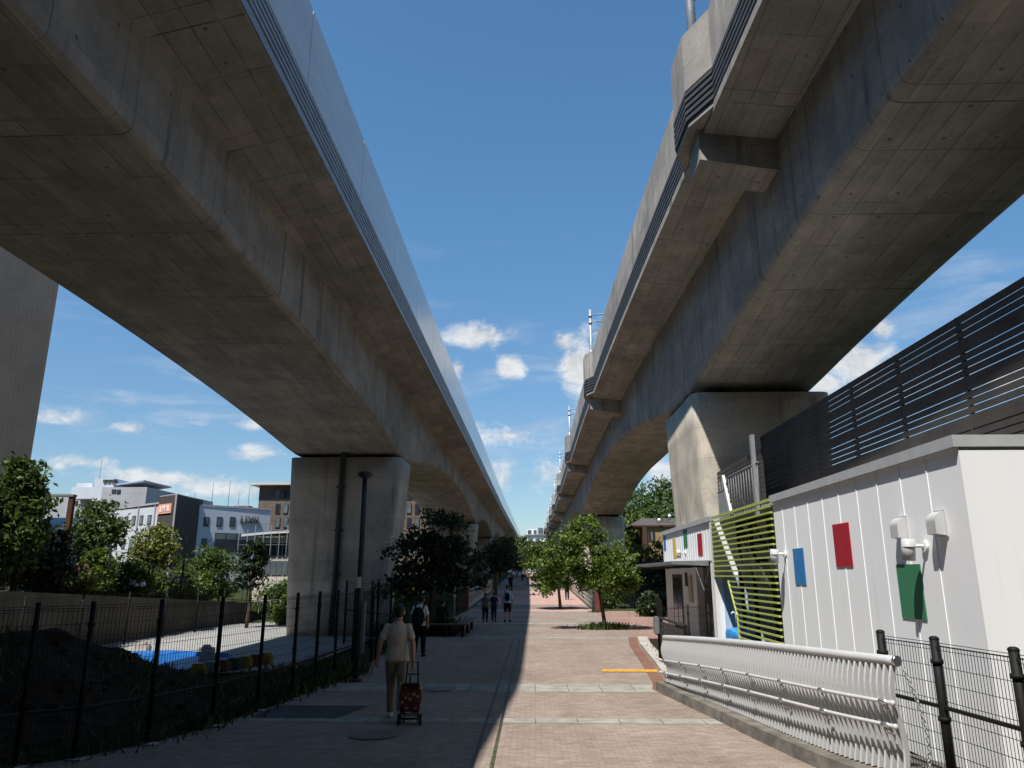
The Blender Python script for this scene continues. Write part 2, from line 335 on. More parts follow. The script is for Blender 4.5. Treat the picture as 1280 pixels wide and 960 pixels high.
# ------------------------------------------------------------------ mesh helpers
class MB:
    def __init__(s): s.v = []; s.f = []; s.mi = []; s.sm = []
    def add(s, vs, fs, mi=0, smooth=False):
        o = len(s.v); s.v += [tuple(q) for q in vs]
        for f in fs: s.f.append(tuple(i + o for i in f)); s.mi.append(mi); s.sm.append(smooth)
        return s
    def box(s, a, b, mi=0):
        (x0, y0, z0), (x1, y1, z1) = a, b
        return s.add([(x0, y0, z0), (x1, y0, z0), (x1, y1, z0), (x0, y1, z0), (x0, y0, z1), (x1, y0, z1), (x1, y1, z1), (x0, y1, z1)],
                     [(0, 3, 2, 1), (4, 5, 6, 7), (0, 1, 5, 4), (1, 2, 6, 5), (2, 3, 7, 6), (3, 0, 4, 7)], mi)
    def bevbox(s, a, b, r=.01, mi=0):
        bm = bmesh.new(); bmesh.ops.create_cube(bm, size=1)
        for v in bm.verts: v.co = Vector([(a[i] + b[i]) / 2 + v.co[i] * (b[i] - a[i]) for i in range(3)])
        bmesh.ops.bevel(bm, geom=bm.edges[:], offset=r, segments=2, affect='EDGES')
        bm.verts.index_update()
        s.add([v.co[:] for v in bm.verts], [[v.index for v in f.verts] for f in bm.faces], mi); bm.free(); return s
    def obox(s, p, q, wd, ht, mi=0, upv=(0, 0, 1)):        # bar from p to q, width (sideways) x height (up)
        p, q = Vector(p), Vector(q); d = (q - p).normalized(); u = Vector(upv)
        sd = d.cross(u)
        if sd.length < 1e-4: sd = d.cross(Vector((1, 0, 0)))
        sd.normalize(); u = sd.cross(d)
        c = [(sd * (wd / 2 * i) + u * (ht / 2 * j)) for i, j in ((-1, -1), (1, -1), (1, 1), (-1, 1))]
        return s.add([p + k for k in c] + [q + k for k in c], [(3, 2, 1, 0), (4, 5, 6, 7), (0, 1, 5, 4), (1, 2, 6, 5), (2, 3, 7, 6), (3, 0, 4, 7)], mi)
    def tube(s, pts, r, n=8, mi=0, cap=True, smooth=True):
        pts = [Vector(p) for p in pts]; rr = r if isinstance(r, (list, tuple)) else [r] * len(pts)
        vs = []; fs = []; prev = None
        for i, p in enumerate(pts):
            d = (pts[min(i + 1, len(pts) - 1)] - pts[max(i - 1, 0)]).normalized()
            if prev is None:
                a = d.cross(Vector((0, 0, 1)))
                if a.length < .05: a = d.cross(Vector((1, 0, 0)))
            else: a = prev - d * prev.dot(d)
            a.normalize(); b = d.cross(a); prev = a
            for k in range(n):
                an = 2 * math.pi * k / n; vs.append(p + (a * math.cos(an) + b * math.sin(an)) * rr[i])
        for i in range(len(pts) - 1):
            for k in range(n):
                fs.append((i * n + k, i * n + (k + 1) % n, (i + 1) * n + (k + 1) % n, (i + 1) * n + k))
        s.add(vs, fs, mi, smooth)
        if cap:
            o = len(s.v) - len(vs)
            s.f.append(tuple(o + k for k in reversed(range(n)))); s.mi.append(mi); s.sm.append(False)
            s.f.append(tuple(o + (len(pts) - 1) * n + k for k in range(n))); s.mi.append(mi); s.sm.append(False)
        return s
    def loft(s, rings, mi=0, cap=True, smooth=False, closed=True):
        n = len(rings[0]); o = len(s.v)
        for r in rings: s.v += [tuple(q) for q in r]
        for i in range(len(rings) - 1):
            for k in range(n if closed else n - 1):
                s.f.append((o + i * n + k, o + i * n + (k + 1) % n, o + (i + 1) * n + (k + 1) % n, o + (i + 1) * n + k)); s.mi.append(mi); s.sm.append(smooth)
        if cap:
            s.f.append(tuple(o + k for k in reversed(range(n)))); s.mi.append(mi); s.sm.append(False)
            s.f.append(tuple(o + (len(rings) - 1) * n + k for k in range(n))); s.mi.append(mi); s.sm.append(False)
        return s
    def prism(s, poly, z0, z1, mi=0):
        return s.loft([[(x, y, z0) for x, y in poly], [(x, y, z1) for x, y in poly]], mi)
    def ell(s, c, r, nu=12, nv=8, mi=0, smooth=True):
        rings = []
        for j in range(1, nv):
            a = math.pi * j / nv
            rings.append([(c[0] + r[0] * math.sin(a) * math.cos(2 * math.pi * k / nu), c[1] + r[1] * math.sin(a) * math.sin(2 * math.pi * k / nu), c[2] - r[2] * math.cos(a)) for k in range(nu)])
        return s.loft(rings, mi, True, smooth)
    def build(s, name, mats, parent=None, origin=None):
        me = bpy.data.meshes.new(name)
        vs = s.v
        if origin is not None: vs = [(a - origin[0], b - origin[1], c - origin[2]) for a, b, c in vs]
        me.from_pydata(vs, [], s.f)
        if isinstance(mats, str): mats = [mats]
        for m in mats: me.materials.append(M[m])
        me.polygons.foreach_set('material_index', s.mi); me.polygons.foreach_set('use_smooth', s.sm)
        bm = bmesh.new(); bm.from_mesh(me); bmesh.ops.recalc_face_normals(bm, faces=bm.faces); bm.to_mesh(me); bm.free()
        o = bpy.data.objects.new(name, me); COL.objects.link(o)
        if origin is not None: o.location = origin
        if parent is not None: o.parent = parent
        return o

def tag(o, label=None, cat=None, group=None, kind=None):
    if label: o['label'] = label
    if cat: o['category'] = cat
    if group: o['group'] = group
    if kind: o['kind'] = kind
    return o
def thing(name, label, cat, loc=(0, 0, 0), rz=0., group=None):
    o = bpy.data.objects.new(name, None); COL.objects.link(o); o.location = loc; o.rotation_euler.z = rz; o.empty_display_size = .2
    return tag(o, label, cat, group)
def kids(o): return [c for c in bpy.data.objects if c.parent == o]
def dup(o, loc=None, rz=None, label=None, parent=None, scale=None):
    c = o.copy(); COL.objects.link(c)
    if parent is not None: c.parent = parent
    if loc is not None: c.location = loc
    if rz is not None: c.rotation_euler.z = rz
    if scale is not None: c.scale = scale
    if label: c['label'] = label
    for ch in list(o.children): dup(ch, parent=c)
    return c
def lerp(tab, y):
    if y <= tab[0][0]: return tab[0][1]
    for (a, p), (b, q) in zip(tab, tab[1:]):
        if y <= b: return p + (q - p) * (y - a) / (b - a)
    return tab[-1][1]

# ------------------------------------------------------------------ terrain
def rise(Y):
    return lerp([(-100, 0), (49, 0), (76, .55), (120, 2.0), (200, 4.6), (330, 9), (2500, 12)], Y)
def gz(X, Y):
    r = rise(Y) - .07
    if X < -16.45: e = lerp([(0, 1.5), (23, 1.45), (40, .6), (48, -.2), (70, -.5)], Y)
    elif X < -6.0: e = lerp([(-60, -.47), (44, -.47), (60, -.25), (90, 0)], Y)
    elif X < -5.2 and Y < 46: e = -.2
    else: e = 0
    if X > 30 and Y > 40: e += min(14, (X - 30) * .25)
    return r + e
xs = [-2500, -1200, -600, -300, -150, -90, -60, -45, -35, -28, -22, -18, -16.5, -16.4, -14, -11, -8, -6.1, -5.9, -5.25, -5.15, -3, 0, 3, 6, 10, 16, 22, 30, 40, 60, 90, 140, 250, 600, 1200, 2500]
ys = [-200, -80, -40, -20, -8, 0, 4, 8, 12, 16, 20, 24, 28, 32, 36, 40, 43, 44, 46, 48, 49.5, 55, 62, 70, 76, 84, 95, 108, 120, 140, 165, 200, 260, 330, 500, 900, 2600]
g = MB(); g.v = [(x, y, gz(x, y)) for y in ys for x in xs]; n = len(xs)
for j in range(len(ys) - 1):
    for i in range(n - 1):
        g.f.append((j * n + i, j * n + i + 1, (j + 1) * n + i + 1, (j + 1) * n + i)); g.mi.append(0); g.sm.append(False)
tag(g.build('ground', 'grass_soil'), 'dark grassy soil under and around the path', 'ground', kind='structure')

def strip(name, mat, rows, dz, label=None, cat=None, thick=.0):
    m = MB(); n = len(rows)
    m.v = [p for (Y, a, b) in rows for p in ((a, Y, rise(Y) + dz), (b, Y, rise(Y) + dz))]
    for i in range(n - 1):
        m.f.append((2 * i, 2 * i + 1, 2 * i + 3, 2 * i + 2)); m.mi.append(0); m.sm.append(False)
    return tag(m.build(name, mat), label, cat, kind='structure')
LEFT = [(-30, -7.5), (6, -6.6), (8.97, -5.9), (10.2, -4.95), (11.4, -4.62), (12.6, -4.4), (13.8, -4.22), (17, -4.1), (48, -4.05), (300, -4.05)]
RIGHT = [(-30, 5.2), (6.0, 4.6), (8, 3.78), (9.4, 3.5), (10.06, 3.36), (11.5, 3.12), (13, 2.85), (15.07, 2.5), (15.8, 2.63), (19, 2.86), (23.76, 3.16), (27, 3.5), (300, 3.5)]
rows = [(Y, lerp(LEFT, Y), lerp(RIGHT, Y)) for Y in sorted(set([a for a, _ in LEFT] + [a for a, _ in RIGHT] + [55, 62, 70, 76, 84, 95, 108, 120, 140, 165, 200, 260]))]
strip('path', 'path_pavers', rows, 0, 'brown brick pedestrian path between the viaducts', 'path')
strip('plaza', 'plaza_pavers', [(26.2, 3.49, 4.55), (27.7, 3.51, 10.5), (46.3, 3.51, 10.5)], -.002, 'reddish brick plaza beyond the nursery', 'pavement')
strip('bridge_deck', 'bridge_pavers', [(45.2, -4, 3.5), (49, -4, 3.5), (60, -4, 3.5), (76, -4, 3.5)], .005, 'pink tiled bridge section of the path', 'path')
for i, (a, b, c, dd) in enumerate([(11.72, 12.1, -4.4, 3.05), (14.7, 15.7, -4.1, 2.5), (26.5, 27.1, -4, 3.3), (34.0, 35.0, -4, 3.4), (41.2, 41.7, -4, 3.4)]):
    strip('paving_band', 'band_slab', [(a, c, dd), (b, c, dd + (.1 if i == 1 else -.05))], .004, 'pale slab band across the path', 'paving')
strip('brick_border', 'border_brick', [(Y, lerp(RIGHT, Y) - .3, lerp(RIGHT, Y) - .02) for Y in (6.0, 8, 9.4, 10.06, 11.5, 13, 15.07, 15.8, 19, 23.76, 27)], .008, 'reddish brick border along the path edge', 'paving')
for xa in (-.72, -.5):
    strip('slot_drain', 'grate', [(5, xa - .02, xa + .02), (27.2, xa - .02, xa + .02)], .008, 'thin slot drain line along the path', 'drain')
strip('moss_line', 'moss', [(5, -.53, -.46), (9, -.52, -.475), (12, -.505, -.49)], .011, 'moss growing along the drain line', 'moss')
strip('tactile_strip', 'tactile', [(17.6, 1.5, 2.72), (18.05, 1.5, 2.75)], .013, 'yellow tactile strip by the kerb', 'paving')
strip('drain_grate', 'grate', [(12.0, -4.3, -3.0), (13.1, -4.25, -2.75)], .008, 'dark drain grating in the path', 'drain')
for cx, cy, lab in ((-2.19, 10.83, 'round manhole cover nearest the camera in the shade'), (-1.82, 15.0, 'round manhole cover in the pale slab band')):
    m = MB(); m.tube([(cx, cy, .009), (cx, cy, .014)], .33, 28); m.tube([(cx, cy, .013), (cx, cy, .017)], .27, 28)
    tag(m.build('manhole_cover', 'manhole', origin=(cx, cy, .009)), lab, 'manhole cover', 'manhole covers in the path')
strip('field', 'field', [(20.5, -16.2, -9), (22, -16.2, -6.6), (40, -16.2, -6.6), (43, -15, -6.6)], -.45, 'pale paved yard below the path', 'yard')
# ------------------------------------------------------------------ viaducts
def soffit(spans, Y):
    for a, b, zm, zp in spans:
        if a <= Y <= b:
            h = (b - a) / 2; u = abs(Y - (a + b) / 2) / h
            u = min(1, u * (h / (h - 1.6)))
            return zm - (zm - zp) * u ** 2
    return spans[-1][3]
LP = [-14.5, 34.7, 80.3, 113, 146, 179, 212, 245, 278]
LS = [(LP[0] - 48, LP[0], 8.6, 7.4)] + [(LP[i], LP[i + 1], [8.62, 8.98, 8.7, 8.6, 8.6, 8.6, 8.6, 8.6][i], 7.4) for i in range(len(LP) - 1)]
lrise = lambda Y: max(0, (Y - 110)) * .012
RP = [-24.3, 24.2, 72.5, 105, 138, 171, 204, 237, 270]
RS = [(RP[0] - 48, RP[0], 9.18, 7.5)] + [(RP[i], RP[i + 1], [9.18, 9.3, 9.1, 9., 9., 9., 9., 9.][i], 7.55) for i in range(len(RP) - 1)]
def xr(Y):
    if Y >= 50: return 4.55
    if Y < 0: return 5.675 - .045 * Y
    return 4.55 + .00045 * (50 - Y) ** 2
def ysamples(a, b, extra=()):
    s = []; y = a
    while y < b:
        s.append(y); y += 1.2 if y < 90 else 3.
    return sorted(set(s + [b] + list(extra)))

vl = thing('viaduct_girder', 'left concrete box girder viaduct with shiny metal noise barrier', 'viaduct', (-8.5, 0, 0))
def addp(o, par):
    o.parent = par; o.matrix_parent_inverse = Matrix.Translation(par.location).inverted() if par.parent is None else Matrix()
    return o
def ringL(Y):
    b = soffit(LS, Y); r = lrise(Y); x0, x1 = -6.1, -11.
    side = [(0, .2), (-.02, .11), (-.06, .06), (-.11, .02), (-.2, 0)]
    pr = [(x0 + 0, 10.35 + r)] + [(x0 + a, b + c + r) for a, c in side] + [(x1 - a, b + c + r) for a, c in reversed(side)] + [(x1, 10.35 + r), (-14.2, 10.76 + r), (-14.2, 11.02 + r), (-4.55, 11.02 + r), (-4.55, 10.76 + r)]
    return [(x, Y, z) for x, z in pr]
m = MB(); m.loft([ringL(Y) for Y in ysamples(-60, 278)]); addp(m.build('box_girder', 'concrete_old'), vl)
def bar(m, x0, x1, z0, z1, ya=-60, yb=278, mi=0):
    yy = [ya, 110, yb] if ya < 110 < yb else [ya, yb]
    m.loft([[(x0, y, z0 + lrise(y)), (x1, y, z0 + lrise(y)), (x1, y, z1 + lrise(y)), (x0, y, z1 + lrise(y))] for y in yy], mi)
for sx, nm in ((1, 0), (-1, 1)):
    m = MB(); X = -4.55 if sx > 0 else -14.2
    bar(m, X - sx * .16, X - sx * .06, 11.0, 11.7, mi=1); HP = sx > 0
    bar(m, X - sx * .1, X + sx * .03, 10.8, 10.97)
    for k in range(5):
        z = 11.02 + k * .135
        bar(m, X - sx * .08, X + sx * .045, z, z + .075)
    addp(m.build('louver_band', ['steel_louver', 'dark_louver']), vl)
    y = -59.; first = True
    while y < 278 and HP:
        a, b = y + .02, y + (4.8 if y < 120 else 9.6) - .02
        def top(Y): return 13.52 - 2.4 * min(1, max(0, (8.8 - Y) / 11.)) * (sx > 0) + lrise(Y)
        m = MB(); yy = [a, (a + b) / 2, b]
        m.loft([[(X - sx * .06, q, 11.72 + lrise(q)), (X + sx * .02, q, 11.72 + lrise(q)), (X + sx * .02, q, top(q)), (X - sx * .06, q, top(q))] for q in yy])
        addp(m.build('barrier_panel', 'barrier_metal'), vl); y = b + .02
# deck ballast walkway
m = MB(); bar(m, -14., -4.8, 11.03, 11.15); addp(m.build('track_slab', 'concrete_wall'), vl)

vr = thing('viaduct_girder', 'right weathered concrete viaduct with parapet bumps and catenary masts', 'viaduct', (6.8, 0, 0))
W = 3.75
def ringR(Y):
    b = soffit(RS, Y); r = lrise(Y); x0 = xr(Y); x1 = x0 + W; e = x0 - 1.5
    side = [(0, .22), (.02, .13), (.06, .06), (.13, .02), (.22, 0)]
    pr = [(x0, 10.95 + r)] + [(x0 + a, b + c + r) for a, c in side] + [(x1 - a, b + c + r) for a, c in reversed(side)] + [(x1, 10.95 + r), (x1 + 1.5, 11.12 + r), (x1 + 1.5, 11.32 + r), (e, 11.32 + r), (e, 11.12 + r)]
    return [(x, Y, z) for x, z in pr]
yr = ysamples(-60, 278)
m = MB(); m.loft([ringR(Y) for Y in yr]); addp(m.build('box_girder', 'concrete_new'), vr)
BC = [14.45 + 24.2 * k for k in range(-3, 11)]
def bumpx(Y):
    for c in BC:
        u = abs(Y - c)
        if u < 1.35: return .36 * min(1, (1.35 - u) / .8)
    return 0
yb = ysamples(-60, 278, [c + o for c in BC for o in (-1.35, -.55, .55, 1.35)])
ex = lambda Y: xr(Y) - 1.5 - bumpx(Y)
def sweepR(m, o0, o1, z0, z1, mi=0, off=None):
    f = off or ex
    m.loft([[(f(y) + o0, y, z0 + lrise(y)), (f(y) + o1, y, z0 + lrise(y)), (f(y) + o1, y, z1 + lrise(y)), (f(y) + o0, y, z1 + lrise(y))] for y in yb], mi)
m = MB(); sweepR(m, 0, .22, 12.05, 13.42); sweepR(m, .07, .22, 11.3, 12.06); sweepR(m, .035, .6, 11.2, 11.3)
addp(m.build('parapet', 'concrete_parapet'), vr)
m = MB()
for kk in range(5): sweepR(m, -.015, .12, 11.34 + kk * .145, 11.42 + kk * .145)
addp(m.build('louver_band', 'dark_louver'), vr)
m = MB(); fx = lambda Y: xr(Y) + W + 1.28
sweepR(m, 0, .22, 11.3, 13.42, off=fx); addp(m.build('parapet', 'concrete_parapet'), vr)
for c in BC:
    m = MB(); y0, y1 = c - .45, c + .5; a, b = xr(c) - 1.6, xr(c) + .1; r = lrise(c)
    m.loft([[(a, y, 10.5 + r), (b, y, 10.2 + r), (b, y, 11.25 + r), (a, y, 11.2 + r)] for y in (y0, y1)])
    addp(m.build('corbel', 'concrete_new'), vr)
for i, c in enumerate(BC):
    if c < 0: continue
    r = lrise(c); X = ex(c) + .42
    rm = .11 if c < 20 else .08
    m = MB(); m.tube([(X, c + .1, 11.3 + r), (X, c + .1, (19.5 if c < 20 else 16.2) + r)], rm, 12)
    m.tube([(X, c + .1, 13.3 + r), (X, c + .1, 13.9 + r)], rm * 1.25, 12)
    for zz in (15.5, 15.9): m.tube([(X, c + .1, zz + r), (X + 3.6, c + .1, zz + .25 + r)], .035, 6)
    m.tube([(X, c + .1, 14.9 + r), (X + 1.4, c + .1, 15.45 + r)], .025, 6)
    for zz in (15.4, 15.8): m.tube([(X, c + .1, zz + r - .05), (X, c + .1, zz + r + .12)], rm * 1.3, 12)
    addp(m.build('catenary_mast', 'galvanised'), vr)
m = MB()
sweepR(m, 1.0, 8.0, 11.33, 11.45, off=lambda Y: xr(Y) - 2.); addp(m.build('track_slab', 'concrete_wall'), vr)

def rr(x0, x1, y0, y1, z, rad, n=5):
    pts = []
    for cx, cy, a0 in ((x1 - rad, y1 - rad, 0), (x0 + rad, y1 - rad, 90), (x0 + rad, y0 + rad, 180), (x1 - rad, y0 + rad, 270)):
        for k in range(n + 1):
            a = R(a0 + 90 * k / n); pts.append((cx + rad * math.cos(a), cy + rad * math.sin(a), z))
    return pts
def pier(label, x0, x1, y0, y1, zt, zb, tl, tr, mat, group):
    o = thing('bridge_pier', label, 'pier', ((x0 + x1) / 2, (y0 + y1) / 2, zb), group=group)
    m = MB(); rings = []
    for k in range(9):
        u = k / 8; z = zb + (zt - zb) * u; s = (1 - u) ** 1.2
        rings.append(rr(x0 + tl * s, x1 - tr * s, y0 + .12 * s, y1 - .12 * s, z, .35))
    m.loft(rings, smooth=True)
    addp(m.build('shaft', mat), o)
    m = MB(); xm = (x0 + x1) / 2
    for xx in (x0 + .9, x1 - .9):
        m = MB(); m.box((xx - .4, y0 + .5, zt - .02), (xx + .4, y1 - .5, zt + .16)); addp(m.build('bearing', 'joint_black'), o)
    if zt - zb > 5 and x0 < 0:
        m = MB(); m.tube([(xm - .2, y0 - .02, zb), (xm - .05, y0 - .12, zt + .1), (xm - .05, y0 - .12, zt + .5)], .12, 10)
        for k in range(4): m.box((xm - .3, y0 - .15, zb + 1 + k * 1.9), (xm + .08, y0 + .1, zb + 1.06 + k * 1.9))
        addp(m.build('drain_pipe', 'dark_paint'), o)
    return o
LN = ['nearest', 'second', 'third', 'fourth', 'fifth', 'sixth', 'seventh', 'eighth']
for i, Y in enumerate(LP[1:5]):
    h = 1.5 if i < 2 else 1.2
    pier(['tapered concrete pier nearest the camera under the left viaduct', 'tapered concrete pier behind the dark tree at the bench', 'slender concrete pier just beyond the second left pier', 'last visible concrete pier far along the left viaduct'][i],
         -11.05, -5.98, Y - h, Y + h, 7.24 + lrise(Y), gz(-8, Y) - .3, .3, .75, 'concrete_pier', 'concrete piers under the left viaduct')
for i, Y in enumerate(RP[1:5]):
    h = 2.5 if i < 1 else 1.5; x0 = xr(Y)
    pier(['stained concrete pier rising behind the nursery roof', 'concrete pier behind the sunlit green tree', 'distant concrete pier third along the right viaduct', 'farthest concrete pier along the right viaduct'][i],
         x0 - .1, x0 + W + .25, Y - h, Y + h, 7.36 + lrise(Y), rise(Y) - .3, .4, .4, 'concrete_stained', 'concrete piers under the right viaduct')

# ------------------------------------------------------------------ nursery building
WX = 4.6; ZT = 3.57
nb = thing('nursery_building', 'white clad low building with coloured panels and a lime slat screen', 'building', (6.5, 17, 0))
def np_(o): return addp(o, nb)
m = MB()
m.box((WX, 8.12, 0), (9.8, 14.6, ZT - .128))
m.box((WX, 19.75, 2.45), (9.8, 27.3, ZT - .14)); m.box((WX + .02, 19.75, 0), (WX + .14, 20.25, 2.45)); m.box((WX + .04, 22.2, 0), (9.8, 27.3, 2.45))
m.box((6.3, 14.6, 0), (9.8, 19.75, ZT - .14)); m.box((WX + .03, 19.6, .0), (6.3, 19.75, ZT - .14))
def ribs(y0, y1, step, z0, z1):
    y = y0
    while y < y1:
        m.box((WX - .008, y - .012, z0), (WX, y + .012, z1)); y += step
ribs(8.84, 14.5, .655, .02, ZT - .15); ribs(20.0, 27.2, .33, 2.46, ZT - .15)
x = 5.35
while x < 9.8: m.box((x - .012, 8.112, .02), (x + .012, 8.12, ZT - .15)); x += .655
np_(m.build('wall', 'siding'))
m = MB()
for (y0, y1) in ((8.1, 14.62), (19.62, 27.36)): m.box((WX - .06, y0, ZT - .13), (WX + .2, y1, ZT))
m.box((WX + .2, 8.1, ZT - .13), (9.85, 8.3, ZT - .001)); m.box((WX + .2, 8.3, ZT - .13), (9.85, 27.36, ZT - .06))
np_(m.build('roof_coping', 'coping'))
def colour_panel(mt, y0, y1, z0, z1):
    m = MB(); m.box((WX - .013, y0, z0), (WX - .002, y1, z1)); np_(m.build('colour_panel', mt))
colour_panel('blue_panel', 13.16, 13.68, 1.93, 2.54); colour_panel('red_panel', 11.18, 11.78, 2.21, 2.84); colour_panel('green_panel', 9.26, 9.86, 1.58, 2.22)
colour_panel('blue_panel', 26.7, 27.1, 2.92, 3.4); colour_panel('yellow_panel', 24.84, 25.3, 2.62, 3.24); colour_panel('green_panel', 22.95, 23.5, 2.88, 3.42); colour_panel('red_panel', 20.95, 21.5, 2.6, 3.2)
# vent hoods and sconces
def hood(y, z):
    m = MB(); pr = []
    for k in range(9):
        a = math.pi / 2 * k / 8; pr.append((WX - .125 * math.sin(a) - .002, z + .11 * (math.cos(a) - 1) + .13))
    pr += [(WX - .127, z - .12), (WX - .002, z - .14)]
    m.loft([[(px, yy, pz) for px, pz in pr] for yy in (y - .1, y - .085, y + .085, y + .1)], smooth=False)
    m.box((WX - .016, y - .112, z - .15), (WX - .001, y + .112, z + .145)); o = m.build('vent_hood', 'white_rail'); np_(o)
hood(9.55, 2.66); hood(8.66, 2.66)
def sconce(y, z, nm='wall_lamp'):
    m = MB(); m.tube([(WX, y, z), (WX - .035, y, z)], .065, 14); m.tube([(WX - .03, y, z), (WX - .15, y, z + .01)], .022, 8)
    lamp = np_(m.build(nm, 'white_paint'))
    m = MB(); m.tube([(WX - .21, y + .03, z - .16), (WX - .2, y, z + .085)], .075, 16); m.tube([(WX - .2, y, z - .01), (WX - .2, y, z)], .079, 16)
    o = m.build('lamp_head', 'white_rail'); o.parent = lamp
sconce(9.07, 2.42); sconce(14.1, 2.46); sconce(23.3, 2.74)
# end wall window
m = MB(); m.box((5.62, 8.06, .9), (6.6, 8.125, 2.0)); wi = np_(m.build('window', 'white_paint'))
m = MB(); m.box((5.68, 8.05, .96), (6.54, 8.066, 1.94)); m.build('pane', 'pane').parent = wi
# lime slat screen
m = MB(); z = 3.5; k = 0
while z > .62:
    ya, yb_ = 14.64, 19.58
    if z < 1.98: yb_ = 18.2 - (1.98 - z) * .75 if z > 1.2 else 17.55
    dz = .028 if z > 3.47 else .017
    m.box((WX - .06, ya, z - dz), (WX - .0, yb_, z + dz)); z -= .12; k += 1
m.obox((WX - .05, 18.2, 1.95), (WX - .05, 17.6, 1.2), .05, .05); m.obox((WX - .05, 17.6, 1.2), (WX - .05, 17.5, .4), .05, .05)
np_(m.build('slat_screen', 'lime_slat'))
m = MB(); m.box((WX + .02, 19.62, .02), (WX + .14, 19.76, ZT - .15)); m.box((WX - .05, 19.6, .0), (WX + .03, 19.78, ZT - .15)); np_(m.build('corner_post', 'white_paint'))
m = MB(); m.box((WX + .15, 19.56, .3), (6.28, 19.598, 2.1)); np_(m.build('blue_wall_panel', 'sky_panel'))
m = MB()
for yy in (15.1, 16.4, 17.8, 18.9): m.box((5.0, yy, 0), (5.1, yy + .1, 3.4))
for s in range(14): m.box((5.15, 14.9 + s * .3, .2 + s * .22), (6.2, 15.25 + s * .3, .25 + s * .22))
m.obox((5.13, 14.8, .1), (5.13, 19.2, 3.35), .05, .25); m.obox((6.2, 14.8, .1), (6.2, 19.2, 3.35), .05, .25)
m.obox((5.13, 14.8, 1.05), (5.13, 19.2, 4.3), .04, .04)
np_(m.build('stair', 'dark_paint'))
m = MB(); m.box((5.0, 14.65, 1.5), (5.3, 14.95, 2.3)); np_(m.build('fire_box', 'orange_red'))
# recessed entrance: door, glazing, canopy
m = MB(); m.box((WX + .03, 24.3, .05), (WX + .06, 26.0, 2.1)); dr = np_(m.build('door', 'frame_dark'))
m = MB(); m.box((WX + .02, 24.45, .2), (WX + .035, 25.1, 2.0)); m.box((WX + .02, 25.2, .2), (WX + .035, 25.85, 2.0)); m.build('pane', 'pane_dark').parent = dr
m = MB(); m.box((WX + .25, 20.25, .0), (WX + .3, 22.2, 2.45)); wi = np_(m.build('window', 'frame_dark'))
m = MB()
for a, b, c, d_ in ((20.3, 21.2, .1, 1.75), (21.27, 22.15, .1, 1.75), (20.3, 22.15, 1.83, 2.4)): m.box((WX + .235, a, c), (WX + .252, b, d_))
m.build('pane', 'pane_dark').parent = wi
m = MB(); m.loft([[(3.62, y, 2.36), (WX - .01, y, 2.32), (WX - .01, y, 2.46), (3.62, y, 2.44)] for y in (20.3, 27.6)])
np_(m.build('canopy', 'grey_paint'))
for yy in (20.6, 22.4, 24.2, 26, 27.3):
    m = MB(); m.box((3.7, yy, 2.28), (WX - .02, yy + .08, 2.33)); np_(m.build('rafter', 'dark_paint'))
m = MB(); m.box((WX - .01, 22.75, 1.3), (WX + .03, 23.2, 2.05)); np_(m.build('notice_board', 'office_cream'))
m = MB(); m.box((WX + .0, 23.45, 1.75), (WX + .035, 23.7, 2.15)); np_(m.build('notice_board', 'frame_dark'))
# roof screen of dark slats
def slat_screen(label, x, y0, y1, z0, z1, nrow, ret=None, post=1.85):
    o = thing('slat_fence', label, 'fence', (x, (y0 + y1) / 2, ZT - .06))
    m = MB(); h = (z1 - z0) / nrow
    for k in range(nrow):
        za = z0 + k * h
        if k % 5 == 4 or k == nrow - 1: m.box((x - .012, y0, za), (x + .012, y1, za + h * .98))
        else: m.box((x - .012, y0, za), (x + .012, y1, za + h * .82))
    if ret:
        for k in range(nrow):
            za = z0 + k * h; m.box((x + .02, y0 - .0, za), (ret, y0 + .024, za + h * (.98 if k % 5 == 4 else .72)))
    addp(m.build('slats', 'slat_dark'), o)
    y = y0 + .02
    while y < y1 + .05:
        m = MB(); m.box((x + .014, y, ZT - .06), (x + .05, y + .045, z1 + .01)); m.box((x - .016, y + .005, z0), (x - .012, y + .035, z1)); addp(m.build('post', 'slat_dark'), o); y += post
    return o
slat_screen('long dark slatted screen along the white roof edge', 6.0, 8.28, 19.6, 3.6, 5.62, 19, 9.5)
slat_screen('dark slatted screen section behind the roof stair rail', 5.3, 17.4, 21.6, 3.3, 4.95, 15)
slat_screen('dark slatted screen at the back of the roof', 9.3, 8.4, 20, 3.62, 5.1, 10)
# steel rail at the top of the stair
sr = thing('stair_railing', 'galvanised steel railing at the top of the roof stair', 'railing', (4.8, 18, 3.5))
m = MB()
for y in np.arange(16.0, 19.5, .22): m.tube([(4.78, y, 3.42), (4.78, y, 4.42)], .011, 6)
m.tube([(4.78, 15.9, 4.42), (4.78, 18.4, 4.42), (4.78, 18.9, 4.15), (4.78, 19.6, 4.15)], .02, 8); m.tube([(4.78, 15.9, 3.45), (4.78, 19.6, 3.45)], .018, 8)
addp(m.build('pickets', 'grey_paint'), sr)
m = MB(); m.box((4.72, 16.1, 3.3), (4.8, 16.22, 5.05)); addp(m.build('post', 'galvanised'), sr)
m = MB(); m.obox((4.76, 18.85, 4.5), (4.76, 18.3, 3.5), .06, .07); addp(m.build('brace', 'white_paint'), sr)
m = MB(); m.box((4.77, 18.55, 3.47), (4.785, 19.55, 4.12)); addp(m.build('perforated_panel', 'galvanised'), sr)
